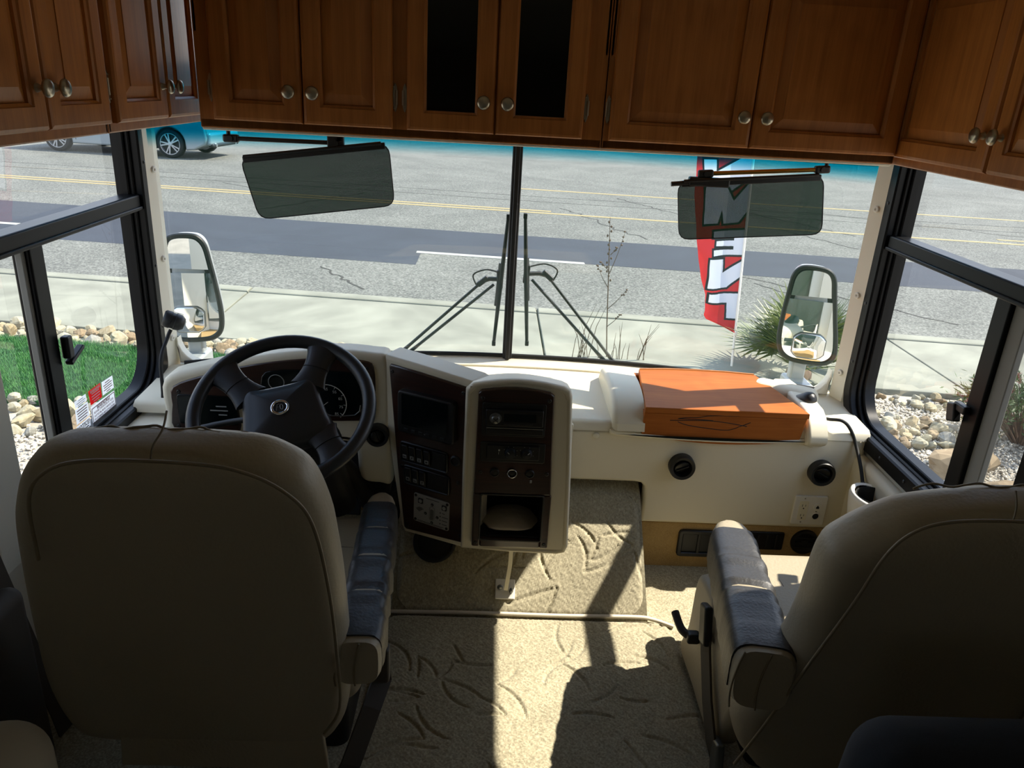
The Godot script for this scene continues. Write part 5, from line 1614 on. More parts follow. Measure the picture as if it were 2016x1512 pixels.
func small_things() -> void:
	# carpeted hump over the engine and the mats: real pile, with a sculpted pattern cut into it
	mat_mesh("floor_mat", "beige carpet mat with sculpted leaf pattern sloping up over the engine hump", func(u, v):
		var t: float = v
		return V(lerpf(-0.24, 0.515, u), 0.212 + 0.265 * t + 0.012 * sin(PI * t), -1.908 - 0.3 * t), 0.755, 0.41, V(0, 0.75, 0.66), 5)
	mat_mesh("floor_mat", "large beige carpet mat with sculpted leaf pattern on the aisle floor, half in sunlight", func(u, v):
		return V(lerpf(-0.268, 0.592, u), 0.209, lerpf(-1.895, -1.0, v)), 0.86, 0.895, Vector3.UP, 6)
	var h := MB.new()
	h.prism(PackedVector2Array([Vector2(-2.5, 0.15), Vector2(-1.9, 0.15), Vector2(-1.895, 0.202), Vector2(-2.2, 0.47), Vector2(-2.25, 0.49), Vector2(-2.26, 0.56), Vector2(-2.5, 0.56)]), -0.525, 0.25, Transform3D(Basis(V(0, 0, 1), V(0, 1, 0), V(-1, 0, 0)), Vector3.ZERO))
	struct("trim_5", h, "carpet")
	var b := MB.new()
	b.tube(smooth_path([V(-0.27, 0.216, -1.898), V(0.0, 0.218, -1.902), V(0.26, 0.219, -1.9), V(0.48, 0.217, -1.908), V(0.54, 0.212, -1.905), V(0.6, 0.207, -1.88)]), 0.006, 6)
	solo("carpet_binding", b, "binding", "pale rolled edge binding across the floor between the two carpet mats", "carpet edge")
	# strap from the console to a white plate on the hump
	var an := thing("tether_anchor", "small white plate with a cream tether strap, on the carpet hump below the console", "tether", V(0.09, 0.24, -1.96))
	b = MB.new()
	var tl := Basis(Vector3.RIGHT, -0.8)
	b.rbox(V(0.09, 0.268, -1.955), V(0.06, 0.06, 0.008), 0.003, tl)
	part("plate", b, "white_plastic", an)
	b = MB.new()
	b.strap([V(0.1, 0.46, -1.92), V(0.1, 0.37, -1.935), V(0.092, 0.272, -1.945)], 0.012, 0.003, V(0, 0.5, 1))
	part("strap", b, "ivory", an)
	b = MB.new()
	b.ball(V(0.074, 0.278, -1.95), V(0.009, 0.009, 0.006)); b.ball(V(0.108, 0.27, -1.945), V(0.006, 0.01, 0.006))
	part("hook", b, "grey_metal", an)
	# gooseneck lamps
	var g := thing("gooseneck_lamp", "black gooseneck map lamp curving up beside the left corner post", "lamp", V(-1.02, 0.58, -2.22))
	b = MB.new()
	b.tube(smooth_path([V(-1.015, 0.56, -2.22), V(-1.005, 0.65, -2.23), V(-1.0, 0.75, -2.245), V(-1.002, 0.85, -2.262), V(-0.998, 0.905, -2.32), V(-0.992, 0.925, -2.335)]), 0.006, 8)
	part("stem", b, "black_rubber", g)
	var hb := Basis(Vector3.BACK, 1.15) * Basis(Vector3.RIGHT, 0.3)
	b = MB.new()
	b.lathe(Transform3D(hb.scaled(V(1.2, 1.2, 1.2)), V(-0.982, 0.955, -2.335)), [Vector2(0, -0.03), Vector2(0.014, -0.028), Vector2(0.0215, -0.018), Vector2(0.0225, -0.005), Vector2(0.021, -0.004), Vector2(0.021, 0.004), Vector2(0.0225, 0.005), Vector2(0.0225, 0.02), Vector2(0.019, 0.024), Vector2(0, 0.018)], 20)
	part("head", b, "black_plastic", g)
	g = thing("gooseneck_lamp", "black gooseneck map lamp lying on the dash end, its cable hanging to the cup holder", "lamp", V(1.17, 0.6, -2.1))
	b = MB.new()
	b.tube(smooth_path([V(1.075, 0.755, -2.29), V(1.1, 0.757, -2.235), V(1.135, 0.765, -2.205), V(1.165, 0.74, -2.2), V(1.19, 0.69, -2.19), V(1.19, 0.64, -2.13), V(1.185, 0.6, -2.085)]), 0.0055, 8)
	part("stem", b, "black_rubber", g)
	b = MB.new()
	b.lathe(Transform3D((Basis(Vector3.UP, 0.4) * Basis(Vector3.RIGHT, 1.0)).scaled(V(1.2, 1.2, 1.2)), V(1.058, 0.785, -2.32)), [Vector2(0, -0.025), Vector2(0.02, -0.024), Vector2(0.021, 0.01), Vector2(0.018, 0.024), Vector2(0.01, 0.031), Vector2(0, 0.033)], 20)
	part("head", b, "black_plastic", g)
	b = MB.new()
	b.lathe(Transform3D(Basis(Vector3.BACK, 0.15), V(1.187, 0.58, -2.083)), [Vector2(0.018, -0.03), Vector2(0.016, 0.0), Vector2(0.009, 0.03), Vector2(0.006, 0.034), Vector2(0, 0.034)], 14)
	part("base", b, "black_plastic", g)
	# cup holder on the right wall
	var ch := thing("cup_holder", "white wall-mounted cup holder with a black well, beside the passenger seat", "cup holder", V(1.17, 0.5, -2.0))
	b = MB.new(); var rows := []
	for q in [[0.5, 0.052], [0.56, 0.06], [0.6, 0.064], [0.612, 0.062], [0.616, 0.056], [0.612, 0.05]]:
		var row := PackedVector3Array()
		for k in 28:
			var a := TAU * k / 28
			row.append(V(1.175 + q[1] * cos(a) * 0.95, q[0], -2.0 + q[1] * 1.35 * sin(a)))
		rows.append(row)
	b.loft(rows, false, false)
	part("cup", b, "white_plastic", ch)
	b = MB.new()
	b.lathe(Transform3D(Basis.IDENTITY, V(1.178, 0.0, -1.995)), [Vector2(0, 0.54), Vector2(0.045, 0.54), Vector2(0.05, 0.615), Vector2(0.053, 0.618), Vector2(0.056, 0.612)], 24)
	part("well", b, "black_plastic", ch)
	# padded side panels and ledge
	b = MB.new()
	b.rbox(V(1.225, 0.42, -1.98), V(0.05, 0.46, 0.56), 0.024, Basis.IDENTITY, 4)
	solo("wall_pad", b, "cream_vinyl", "padded cream panel on the wall under the right side window", "wall panel")
	b = MB.new()
	b.box(V(XL + 0.002, 0.3, -2.4), V(-0.92, 0.685, -1.66), 0.02)
	solo("side_ledge", b, "cream_plastic", "smooth white ledge under the left side window beside the steering wheel", "ledge")
	# dark knitted cushion and pale cushion at the bottom corners
	b = MB.new()
	b.rbox(V(0.81, 0.615, -0.85), V(0.5, 0.5, 0.16), 0.075, Basis(Vector3.RIGHT, 0.1), 4)
	solo("knit_cushion", b, "dark_knit", "dark blue-grey knitted cushion low behind the passenger seat", "cushion")
	b = MB.new()
	b.rbox(V(-0.76, 0.6, -0.88), V(0.22, 0.26, 0.2), 0.07, Basis(Vector3.UP, 0.2), 4)
	solo("pale_cushion", b, "dim_fabric", "pale rounded cushion in the lower left corner behind the driver's seat", "cushion")
	# warning stickers on the left window
	var xs := XL - 0.036
	sticker("white WARNING! sticker with dark border low on the driver's window", xs, [Vector2(-2.178, 0.776), Vector2(-2.178, 0.728), Vector2(-2.036, 0.727), Vector2(-2.037, 0.781)], "sticker_white", "print_dark_red", ["WARNING!", "BEFORE OPERATION OF SLIDE", "OUT ROOM, MOVE DRIVERS SEAT", "TO FORWARD MOST POSITION!"], true)
	sticker("small red WARNING sticker on the driver's window", xs, [Vector2(-2.105, 0.829), Vector2(-2.104, 0.785), Vector2(-2.039, 0.786), Vector2(-2.036, 0.829)], "sticker_red", "print_white", ["WARNING", "*.8", "*.9", "*.85", "*.6"], false)
	sticker("small white sticker beside the red sticker on the driver's window", xs, [Vector2(-2.179, 0.824), Vector2(-2.179, 0.785), Vector2(-2.111, 0.787), Vector2(-2.114, 0.827)], "sticker_white", "print_dark_red", ["*.5", "*.9", "*.8", "*.9", "*.4"], false)
	sticker("small grey sticker topmost in the column beside the window divider", xs, [Vector2(-2.02, 0.829), Vector2(-2.021, 0.808), Vector2(-1.96, 0.809), Vector2(-1.959, 0.829)], "grey_label", "print_black", ["*.5", "*.9", "*.7"], false)
	sticker("grey sticker with red print, middle of the column beside the window divider", xs, [Vector2(-2.024, 0.804), Vector2(-2.024, 0.762), Vector2(-1.954, 0.763), Vector2(-1.957, 0.806)], "grey_label", "print_dark_red", ["*.9", "*.9", "*.85", "*.9", "*.7"], false)
	sticker("grey NOTICE sticker just above the driver's seat back, beside the window divider", xs, [Vector2(-2.024, 0.758), Vector2(-2.02, 0.715), Vector2(-1.951, 0.716), Vector2(-1.951, 0.758)], "grey_label", "print_black", ["NOTICE!", "*.9", "*.8"], false)

func sticker(label: String, x: float, c: Array, m: String, ink: String, lines: Array, border: bool) -> void:
	if not M.has(m):
		var sm := mat(m, {"sticker_red": C(170, 34, 40), "sticker_white": C(232, 232, 230), "grey_label": C(200, 200, 202)}[m], 0.6)
		sm.backlight_enabled = true; sm.backlight = Color(1.1, 0.22, 0.24) if m == "sticker_red" else Color(1.2, 1.2, 1.2)
	if not M.has(ink): mat(ink, C(96, 22, 30), 0.6)
	var root := thing("window_sticker", label, "sticker", V(x, c[1].y, (c[1].x + c[2].x) / 2.0))
	var b := MB.new()
	var q := []
	for p in c: q.append(V(x, p.y, p.x))
	for d in [0.0, 0.0008]:
		b.quad(q[0] + V(d, 0, 0), q[1] + V(d, 0, 0), q[2] + V(d, 0, 0), q[3] + V(d, 0, 0), V(1 if d > 0 else -1, 0, 0))
	part("sheet", b, m, root)
	var w: float = c[2].x - c[1].x; var h: float = c[0].y - c[1].y
	var mid := V(x + 0.0012, (c[0].y + c[1].y) / 2.0, (c[1].x + c[2].x) / 2.0)
	var bs := Basis(V(0, 0, -1), V(0, 1, 0), V(1, 0, 0))
	if border:
		b = MB.new()
		b.sweep(on_plane(rrect(-w / 2 + 0.003, -h / 2 + 0.003, w / 2 - 0.003, h / 2 - 0.003, 0.001, 1), Transform3D(bs, mid)), rect_prof(0.0022, -0.0004, 0.0002, 0.0001), V(1, 0, 0))
		part("border", b, ink, root)
	var n := lines.size()
	for i in n:
		if lines[i].begins_with("*"):
			var hw: float = w * 0.42 * lines[i].substr(1).to_float()
			var yy := h * (0.5 - (i + 0.75) / (n + 0.6))
			b = MB.new()
			b.prism(PackedVector2Array([Vector2(-hw, yy - h * 0.028), Vector2(hw, yy - h * 0.028), Vector2(hw, yy + h * 0.028), Vector2(-hw, yy + h * 0.028)]), -0.0002, 0.0003, Transform3D(bs, mid))
			part("print_line", b, ink, root)
			continue
		var big := 1.35 if i == 0 else 0.95
		var sz := minf(h / (n + 0.8) * big, w * 1.55 / maxf(lines[i].length(), 6)) * (1.0 if i > 0 else 1.15)
		text_mesh(lines[i], sz, root, Transform3D(bs, mid + V(0, h * (0.5 - (i + 0.85) / (n + 0.7)), 0)), ink, "lettering", i == 0, 0.0003)

func mat_mesh(called: String, label: String, f: Callable, w: float, l: float, up: Vector3, s: int) -> void:
	var cell := 0.0042
	var nx := int(w / cell); var nz := int(l / cell)
	# curved strokes cut into the pile
	var cut := PackedFloat32Array(); cut.resize(nx * nz); cut.fill(0.0)
	var r := RandomNumberGenerator.new(); r.seed = s
	for k in int(w * l * 62):
		var start := Vector2(r.randf() * w, r.randf() * l); var head := r.randf_range(-0.5, 0.5) + (PI if r.randf() < 0.5 else 0.0)
		# one curved stroke, or two that meet in a point
		for arm in (2 if r.randf() < 0.45 else 1):
			var p := start; var a := head + arm * r.randf_range(0.7, 1.3); var bend := r.randf_range(-10.0, 10.0)
			var steps := int(r.randf_range(22, 48))
			for i in steps:
				p += Vector2(cos(a), sin(a)) * 0.0035; a += bend * 0.0035
				var wd := 0.0034 * sin(PI * (i + 1) / (steps + 1)) + 0.0016
				for dy in range(-2, 3):
					for dx in range(-2, 3):
						var gx := int(p.x / cell) + dx; var gz := int(p.y / cell) + dy
						if gx < 0 or gz < 0 or gx >= nx or gz >= nz: continue
						var d := Vector2((gx + 0.5) * cell, (gz + 0.5) * cell).distance_to(p)
						cut[gz * nx + gx] = maxf(cut[gz * nx + gx], clampf(1.5 - d / wd, 0.0, 1.0))
	var b := MB.new(); var rows := []
	for z in nz:
		var row := PackedVector3Array()
		for x in nx:
			var u := x / float(nx - 1); var v := z / float(nz - 1)
			# rounded corners
			var c := Vector2(clampf(u * w, 0.07, w - 0.07), clampf(v * l, 0.07, l - 0.07)); var d := Vector2(u * w, v * l) - c
			if d.length() > 0.07:
				var q := c + d.normalized() * 0.07
				u = q.x / w; v = q.y / l
			var edge := minf(minf(u * w, (1 - u) * w), minf(v * l, (1 - v) * l))
			var p: Vector3 = f.call(u, v)
			row.append(p + up * (0.004 + r.randf_range(-0.0011, 0.0011) - 0.0055 * cut[z * nx + x] - 0.006 * (1.0 - clampf(edge / 0.012, 0, 1))))
		rows.append(row)
	b.grid(rows, false, false)
	var s0: Vector3 = b.n[nx * (nz / 2) + nx / 2]
	if s0.dot(up) < 0.0:
		for i in b.n.size(): b.n[i] = -b.n[i]
		for i in range(0, b.ix.size(), 3):
			var t := b.ix[i + 1]; b.ix[i + 1] = b.ix[i + 2]; b.ix[i + 2] = t
	var o := solo(called, b, "carpet", label, "floor mat")
	o.set_meta("kind", "thing")

# --- the street ---------------------------------------------------------------------------------
const SLOPE := 0.1
func rd(u: float, w: float, y := 0.0) -> Vector3: return V(u, GY + y, w + SLOPE * u)

func strip(u0: float, u1: float, w0: float, w1: float, y0: float, y1: float, r := 0.004) -> MB:
	# a slab along the street
	var b := MB.new()
	var ang := -atan(SLOPE)
	b.prism(PackedVector2Array([Vector2(u0, -(w0 + SLOPE * u0)), Vector2(u1, -(w0 + SLOPE * u1)), Vector2(u1, -(w1 + SLOPE * u1)), Vector2(u0, -(w1 + SLOPE * u0))]), GY + y0, GY + y1, Transform3D(Basis(V(1, 0, 0), V(0, 0, -1), V(0, 1, 0)), Vector3.ZERO), r, 1)
	return b

func flat_poly(p: Array, y: float) -> MB:
	var b := MB.new()
	var q := PackedVector2Array()
	for c in p: q.append(Vector2(c.x, -c.y))
	b.prism(q, GY - 0.02, GY + y, Transform3D(Basis(V(1, 0, 0), V(0, 0, -1), V(0, 1, 0)), Vector3.ZERO))
	return b

func street() -> void:
	struct("ground", strip(-70, 70, 40.0, -6.6, -0.3, -0.03), "gravel_bed")
	var road := struct("road", strip(-70, 70, -8.4, -34, -0.25, 0.0), "asphalt")
	struct("road_shoulder", strip(-70, 70, -34, -120, -0.25, 0.02), "soil")
	part("seal_strip", strip(-60, 60, -11.05, -12.95, -0.02, 0.004), "asphalt_seal", road, "dark sealed lane strip")
	part("seal_strip", strip(-60, -1.0, -10.25, -11.08, -0.02, 0.003), "asphalt_seal", road)
	for q in [[-60, 60, -15.5, 0.13], [-60, 1.2, -15.78, 0.13], [0.6, 60, -19.15, 0.14], [10.0, 60, -15.95, 0.12]]:
		part("yellow_line", strip(q[0], q[1], q[2], q[2] - q[3], -0.01, 0.006), "line_yellow", road)
	for q in [[-1.07, 1.37], [-13.5, -7.1], [-24, -20]]:
		part("white_line", strip(q[0], q[1], -11.0, -11.13, -0.01, 0.008), "line_white", road)
	# cracks
	rng.seed = 12
	for q in [[2.9, -18.3, 3.9, -16.3], [4.4, -16.5, 4.9, -15.6], [1.5, -16.2, 2.6, -13.2], [3.5, -10.6, 5.6, -8.6], [3.6, -10.2, 4.4, -8.9], [7.0, -17.6, 11.5, -15.2], [-2.2, -10.0, -1.5, -8.9], [-2.8, -17.0, -4.2, -14.3], [5.6, -14.9, 6.4, -13.2], [-6.0, -17.5, -4.4, -16.6], [6.9, -9.9, 7.8, -8.6], [5.2, -17.6, 7.0, -14.5]]:
		var b := MB.new(); var pts := []
		for i in 15:
			var u := i / 14.0
			var j: float = 0.028 * Vector2(q[2] - q[0], q[3] - q[1]).length()
			pts.append(V(lerpf(q[0], q[2], u) + rng.randf_range(-j, j), GY + 0.001, lerpf(q[1], q[3], u) + rng.randf_range(-j, j)))
		for i in 14: b.strap([pts[i], pts[i + 1]], 0.022 + 0.012 * rng.randf(), 0.004, Vector3.UP)
		part("crack", b, "crack", road)
	for q in [[-60.0, 60.0, -18.0], [-60.0, 60.0, -17.2]]:
		var b := MB.new()
		for i in 60:
			var u: float = q[0] + 2.0 * i
			b.strap([rd(u, q[2] + 0.05 * sin(i * 1.7), 0.001), rd(u + 2.0, q[2] + 0.05 * sin((i + 1) * 1.7), 0.001)], 0.02, 0.004, Vector3.UP)
		part("crack", b, "crack", road)
	# kerb and pavement slabs
	var sw := Node3D.new()
	sw.name = "pavement"
	sw.set_meta("kind", "structure")
	add_child(sw)
	var joints := [-40.0, -14.0, -10.0, -6.3, -2.7, 0.55, 4.3, 7.6, 11.5, 15.0, 40.0]
	for i in joints.size() - 1:
		part("slab", strip(joints[i] + 0.008, joints[i + 1] - 0.008, -6.62, -8.22, -0.2, 0.02, 0.01), "concrete", sw)
		part("kerb", strip(joints[i] + 0.006, joints[i + 1] - 0.006, -8.235, -8.42, -0.2, 0.035, 0.02), "concrete", sw)

func stone_mesh(s: int, flat := 0.75) -> ArrayMesh:
	var q := RandomNumberGenerator.new(); q.seed = s
	# a lump cut by planes: points of a sphere pulled in to random facets
	var planes := []
	for i in 11: planes.append([V(q.randf_range(-1, 1), q.randf_range(-1, 1), q.randf_range(-1, 1)).normalized(), q.randf_range(0.45, 0.92)])
	var sphere := SphereMesh.new()
	sphere.radial_segments = 14; sphere.rings = 8; sphere.radius = 1.0; sphere.height = 2.0
	var a := sphere.get_mesh_arrays()
	var vs: PackedVector3Array = a[Mesh.ARRAY_VERTEX]; var ids: PackedInt32Array = a[Mesh.ARRAY_INDEX]
	var st := Vector3(1.0, flat * q.randf_range(0.8, 1.1), q.randf_range(0.65, 0.95))
	for i in vs.size():
		var p := vs[i].normalized()
		var d := 1.0
		for pl in planes:
			var k: float = p.dot(pl[0])
			if k > 0.05: d = minf(d, pl[1] / k)
		vs[i] = p * d * st
	var b := MB.new()
	for i in range(0, ids.size(), 3):
		var c := (vs[ids[i]] + vs[ids[i + 1]] + vs[ids[i + 2]]) / 3.0
		if (vs[ids[i + 1]] - vs[ids[i]]).cross(vs[ids[i + 2]] - vs[ids[i]]).length() > 1e-7: b.flat3(vs[ids[i]], vs[ids[i + 1]], vs[ids[i + 2]], c)
	return b.mesh()

func scatter_stones(kinds: Array, spots: Array, label: String, group: String) -> void:
	for s in spots:
		var o := MeshInstance3D.new()
		o.name = numbered("landscape_rock")
		o.mesh = kinds[rng.randi() % kinds.size()]
		var tone := rng.randi() % 5
		o.material_override = M["stone_%d" % tone]
		var r: float = s[1]
		var size := "small " if r < 0.06 else ("large " if r > 0.095 else "")
		o.transform = Transform3D(Basis(Vector3.UP, rng.randf() * TAU) * Basis(Vector3.RIGHT, rng.randf_range(-0.5, 0.5)) * Basis.from_scale(V(r, r, r)), s[0] + V(0, r * 0.35, 0))
		add_child(o)
		tag(o, size + ["ochre tan ", "pale sandy ", "brown ", "grey ", "cream "][tone] + label, "rock", group)

func inside(p: Vector2, poly: PackedVector2Array) -> bool: return Geometry2D.is_point_in_polygon(p, poly)

func pile(poly: PackedVector2Array, count: int, rmin: float, rmax: float, y := 0.0) -> Array:
	var out := []; var lo := poly[0]; var hi := poly[0]
	for p in poly: lo = lo.min(p); hi = hi.max(p)
	var tries := 0
	while out.size() < count and tries < count * 60:
		tries += 1
		var p := Vector2(rng.randf_range(lo.x, hi.x), rng.randf_range(lo.y, hi.y))
		if not inside(p, poly): continue
		var r := lerpf(rmin, rmax, pow(rng.randf(), 1.7)); var ok := true
		for q in out:
			if Vector2(q[0].x, q[0].z).distance_to(p) < (r + q[1]) * 0.6: ok = false; break
		if ok: out.append([V(p.x, GY - 0.02 + y, p.y), r])
	return out

func many(called: String, label: String, category: String, mesh: Mesh, m: String, xfs: Array) -> void:
	var mm := MultiMesh.new()
	mm.transform_format = MultiMesh.TRANSFORM_3D
	mm.mesh = mesh
	mm.instance_count = xfs.size()
	for i in xfs.size(): mm.set_instance_transform(i, xfs[i])
	var o := MultiMeshInstance3D.new()
	o.name = numbered(called)
	o.multimesh = mm
	o.material_override = M[m]
	o.set_meta("kind", "stuff")
	add_child(o)
	tag(o, label, category)

func planting() -> void:
	rng.seed = 21
	var kinds := []
	for i in 8: kinds.append(stone_mesh(100 + i))
	scatter_stones(kinds, pile(PackedVector2Array([Vector2(-6.2, -7.2), Vector2(-4.4, -7.02), Vector2(-3.0, -6.88), Vector2(-1.2, -6.75), Vector2(-1.2, -6.3), Vector2(-2.6, -6.42), Vector2(-3.1, -6.5), Vector2(-3.8, -6.62), Vector2(-4.5, -6.65), Vector2(-6.2, -6.6)]), 200, 0.045, 0.12), "angular rock in the strip between the pavement and the green turf", "rocks between pavement and turf")
	scatter_stones(kinds, pile(PackedVector2Array([Vector2(-4.2, -5.4), Vector2(-3.2, -5.3), Vector2(-2.4, -5.2), Vector2(-2.2, -4.9), Vector2(-2.6, -4.75), Vector2(-3.0, -4.72), Vector2(-4.2, -4.8)]), 64, 0.05, 0.13), "rock between the green turf and the near pale gravel", "rocks between turf and near gravel")
	scatter_stones(kinds, pile(PackedVector2Array([Vector2(3.0, -6.25), Vector2(4.8, -6.1), Vector2(6.0, -5.9), Vector2(6.0, -5.7), Vector2(4.6, -5.9), Vector2(3.8, -5.85), Vector2(3.0, -5.95)]), 60, 0.035, 0.09), "rock beside the pavement, seen through the right window", "rocks by the right pavement")
	scatter_stones(kinds, pile(PackedVector2Array([Vector2(2.7, -5.85), Vector2(3.3, -5.72), Vector2(3.75, -5.5), Vector2(3.75, -5.2), Vector2(3.3, -5.1), Vector2(2.9, -5.15), Vector2(2.5, -5.3)]), 70, 0.045, 0.12), "rock heaped in the gravel bed outside the right window", "rocks heaped in the right gravel bed")
	for q in [[V(3.35, GY + 0.0, -4.75), 0.42, "broad flat pinkish boulder in the gravel, left of the right window's divider"], [V(3.35, GY - 0.02, -4.35), 0.34, "flat pinkish boulder in the gravel, seen through the screened right sash"]]:
		var o := MeshInstance3D.new()
		o.name = numbered("boulder")
		o.mesh = kinds[3] if q[1] > 0.4 else kinds[5]
		o.material_override = M["stone_2"]
		o.transform = Transform3D(Basis(Vector3.UP, 0.6) * Basis.from_scale(V(q[1], q[1] * 0.5, q[1] * 0.8)), q[0])
		add_child(o)
		tag(o, q[2], "boulder")
	# gravel
	var peb := []
	for i in 3: peb.append(stone_mesh(200 + i, 0.7))
	for side in 2:
		for k in 4:
			var xfs := []
			var poly := PackedVector2Array([Vector2(-4.4, -5.0), Vector2(-3.0, -4.9), Vector2(-2.0, -5.0), Vector2(-1.6, -3.0), Vector2(-4.0, -3.0)]) if side == 0 else PackedVector2Array([Vector2(2.4, -6.15), Vector2(5.2, -6.0), Vector2(5.4, -3.2), Vector2(2.0, -3.2)])
			for i in (1700 if side == 0 else 4200):
				var p := Vector2(rng.randf_range(-4.4, -1.6), rng.randf_range(-5.1, -3.0)) if side == 0 else Vector2(rng.randf_range(2.0, 5.4), rng.randf_range(-6.2, -3.2))
				if not inside(p, poly): continue
				var r := rng.randf_range(0.008, 0.02)
				xfs.append(Transform3D(Basis(Vector3.UP, rng.randf() * TAU) * Basis(Vector3.RIGHT, rng.randf_range(-0.6, 0.6)) * Basis.from_scale(V(r, r, r)), V(p.x, GY - 0.026 + rng.randf() * 0.012, p.y)))
			many("gravel", ["pale gravel covering the ground left of the vehicle", "pale gravel covering the bed right of the vehicle"][side], "gravel", peb[k % 3], "pebble_%d" % k, xfs)
	# artificial turf
	var turf := PackedVector2Array([Vector2(-6.5, -6.62), Vector2(-4.4, -6.66), Vector2(-3.8, -6.62), Vector2(-3.1, -6.52), Vector2(-2.5, -6.42), Vector2(-1.2, -6.3), Vector2(-0.8, -5.4), Vector2(-1.6, -5.0), Vector2(-2.4, -5.12), Vector2(-3.1, -5.24), Vector2(-4.2, -5.3), Vector2(-6.5, -5.3)])
	var tp := []
	for p in turf: tp.append(p)
	var tb := flat_poly(tp, 0.012)
	var to := solo("turf_base", tb, "turf_backing", "green backing of the artificial turf left of the vehicle", "turf")
	to.set_meta("kind", "stuff")
	var bl := MB.new()
	for k in 5:
		var a := TAU * k / 5.0; var d := V(cos(a), 0, sin(a)); var s := V(-sin(a), 0, cos(a)) * 0.0022
		var o := d * 0.006
		bl.flat3(o - s, o + s, o + d * 0.014 + V(0, 0.032, 0), V(d.x, 0.6, d.z))
	var blade := bl.mesh()
	for k in 3:
		var xfs := []
		for i in 12000:
			var p := Vector2(rng.randf_range(-6.0, -0.8), rng.randf_range(-6.7, -5.0))
			if not inside(p, turf): continue
			var r := rng.randf_range(0.8, 1.3)
			xfs.append(Transform3D(Basis(Vector3.UP, rng.randf() * TAU) * Basis.from_scale(V(r, r, r)), V(p.x, GY + 0.01, p.y)))
		many("turf", "bright green artificial turf left of the vehicle", "turf", blade, "turf_%d" % k, xfs)
	banner()
	palm()
	red_shrub()
	# dry stalks in front of the glass
	var w := thing("dry_weed", "tall thin dry weed stalk standing before the pavement right of the wipers", "weed", V(1.14, GY, -6.8))
	var b := MB.new()
	var st := [V(1.14, GY - 0.03, -6.8), V(1.11, -0.35, -6.8), V(1.09, -0.05, -6.8), V(1.07, 0.25, -6.8), V(1.04, 0.66, -6.8)]
	b.tube(st, [0.007, 0.006, 0.0055, 0.005, 0.002], 6)
	part("stalk", b, "dry_stem", w)
	for q in [[0.1, 0.28, 0.55], [-0.12, 0.14, 0.3], [0.15, -0.05, 0.28], [0.12, -0.22, 0.2], [-0.08, 0.3, 0.12], [0.05, 0.45, 0.1]]:
		b = MB.new()
		var y0: float = q[1] - 0.12
		var x0 := 1.1 - (y0 + 0.65) * 0.045 + 0.02
		var e := V(x0 + q[0], y0 + q[2] * 0.7, -6.8 + q[0] * 0.3)
		b.tube([V(x0, y0, -6.8), V(x0 + q[0] * 0.5, y0 + q[2] * 0.3, -6.79), e], [0.004, 0.003, 0.0015], 5)
		part("twig", b, "dry_stem", w)
		for i in 4:
			b = MB.new()
			b.ball(V(x0, y0, -6.8).lerp(e, 0.7 + 0.1 * i) + V(rng.randf_range(-0.012, 0.012), rng.randf_range(-0.01, 0.01), 0), V(0.011, 0.009, 0.011), Basis.IDENTITY, 6)
			part("seed_head", b, "dry_stem", w)
	for i in 14:
		b = MB.new()
		var y := 0.1 + i * 0.04
		b.ball(V(1.14 - (y + 0.65) * 0.077 + rng.randf_range(-0.02, 0.02), y, -6.8), V(0.01, 0.013, 0.01), Basis.IDENTITY, 6)
		part("bud", b, "dry_stem", w)
	var t := thing("grass_tuft", "sparse tuft of thin dry grass blades at the foot of the windshield center", "grass tuft", V(1.0, GY, -6.75))
	for i in 26:
		b = MB.new()
		var x := rng.randf_range(0.72, 1.5); var l := rng.randf_range(0.12, 0.4); var d := rng.randf_range(-0.5, 0.5)
		if i < 3: l = 0.55; d = 0.25; x = 0.85 + 0.05 * i
		b.tube([V(x, GY - 0.03, -6.75), V(x + d * l * 0.4, GY + l * 0.6, -6.74), V(x + d * l, GY + l, -6.73)], [0.004, 0.003, 0.001], 4)
		part("blade", b, "dry_stem", t)

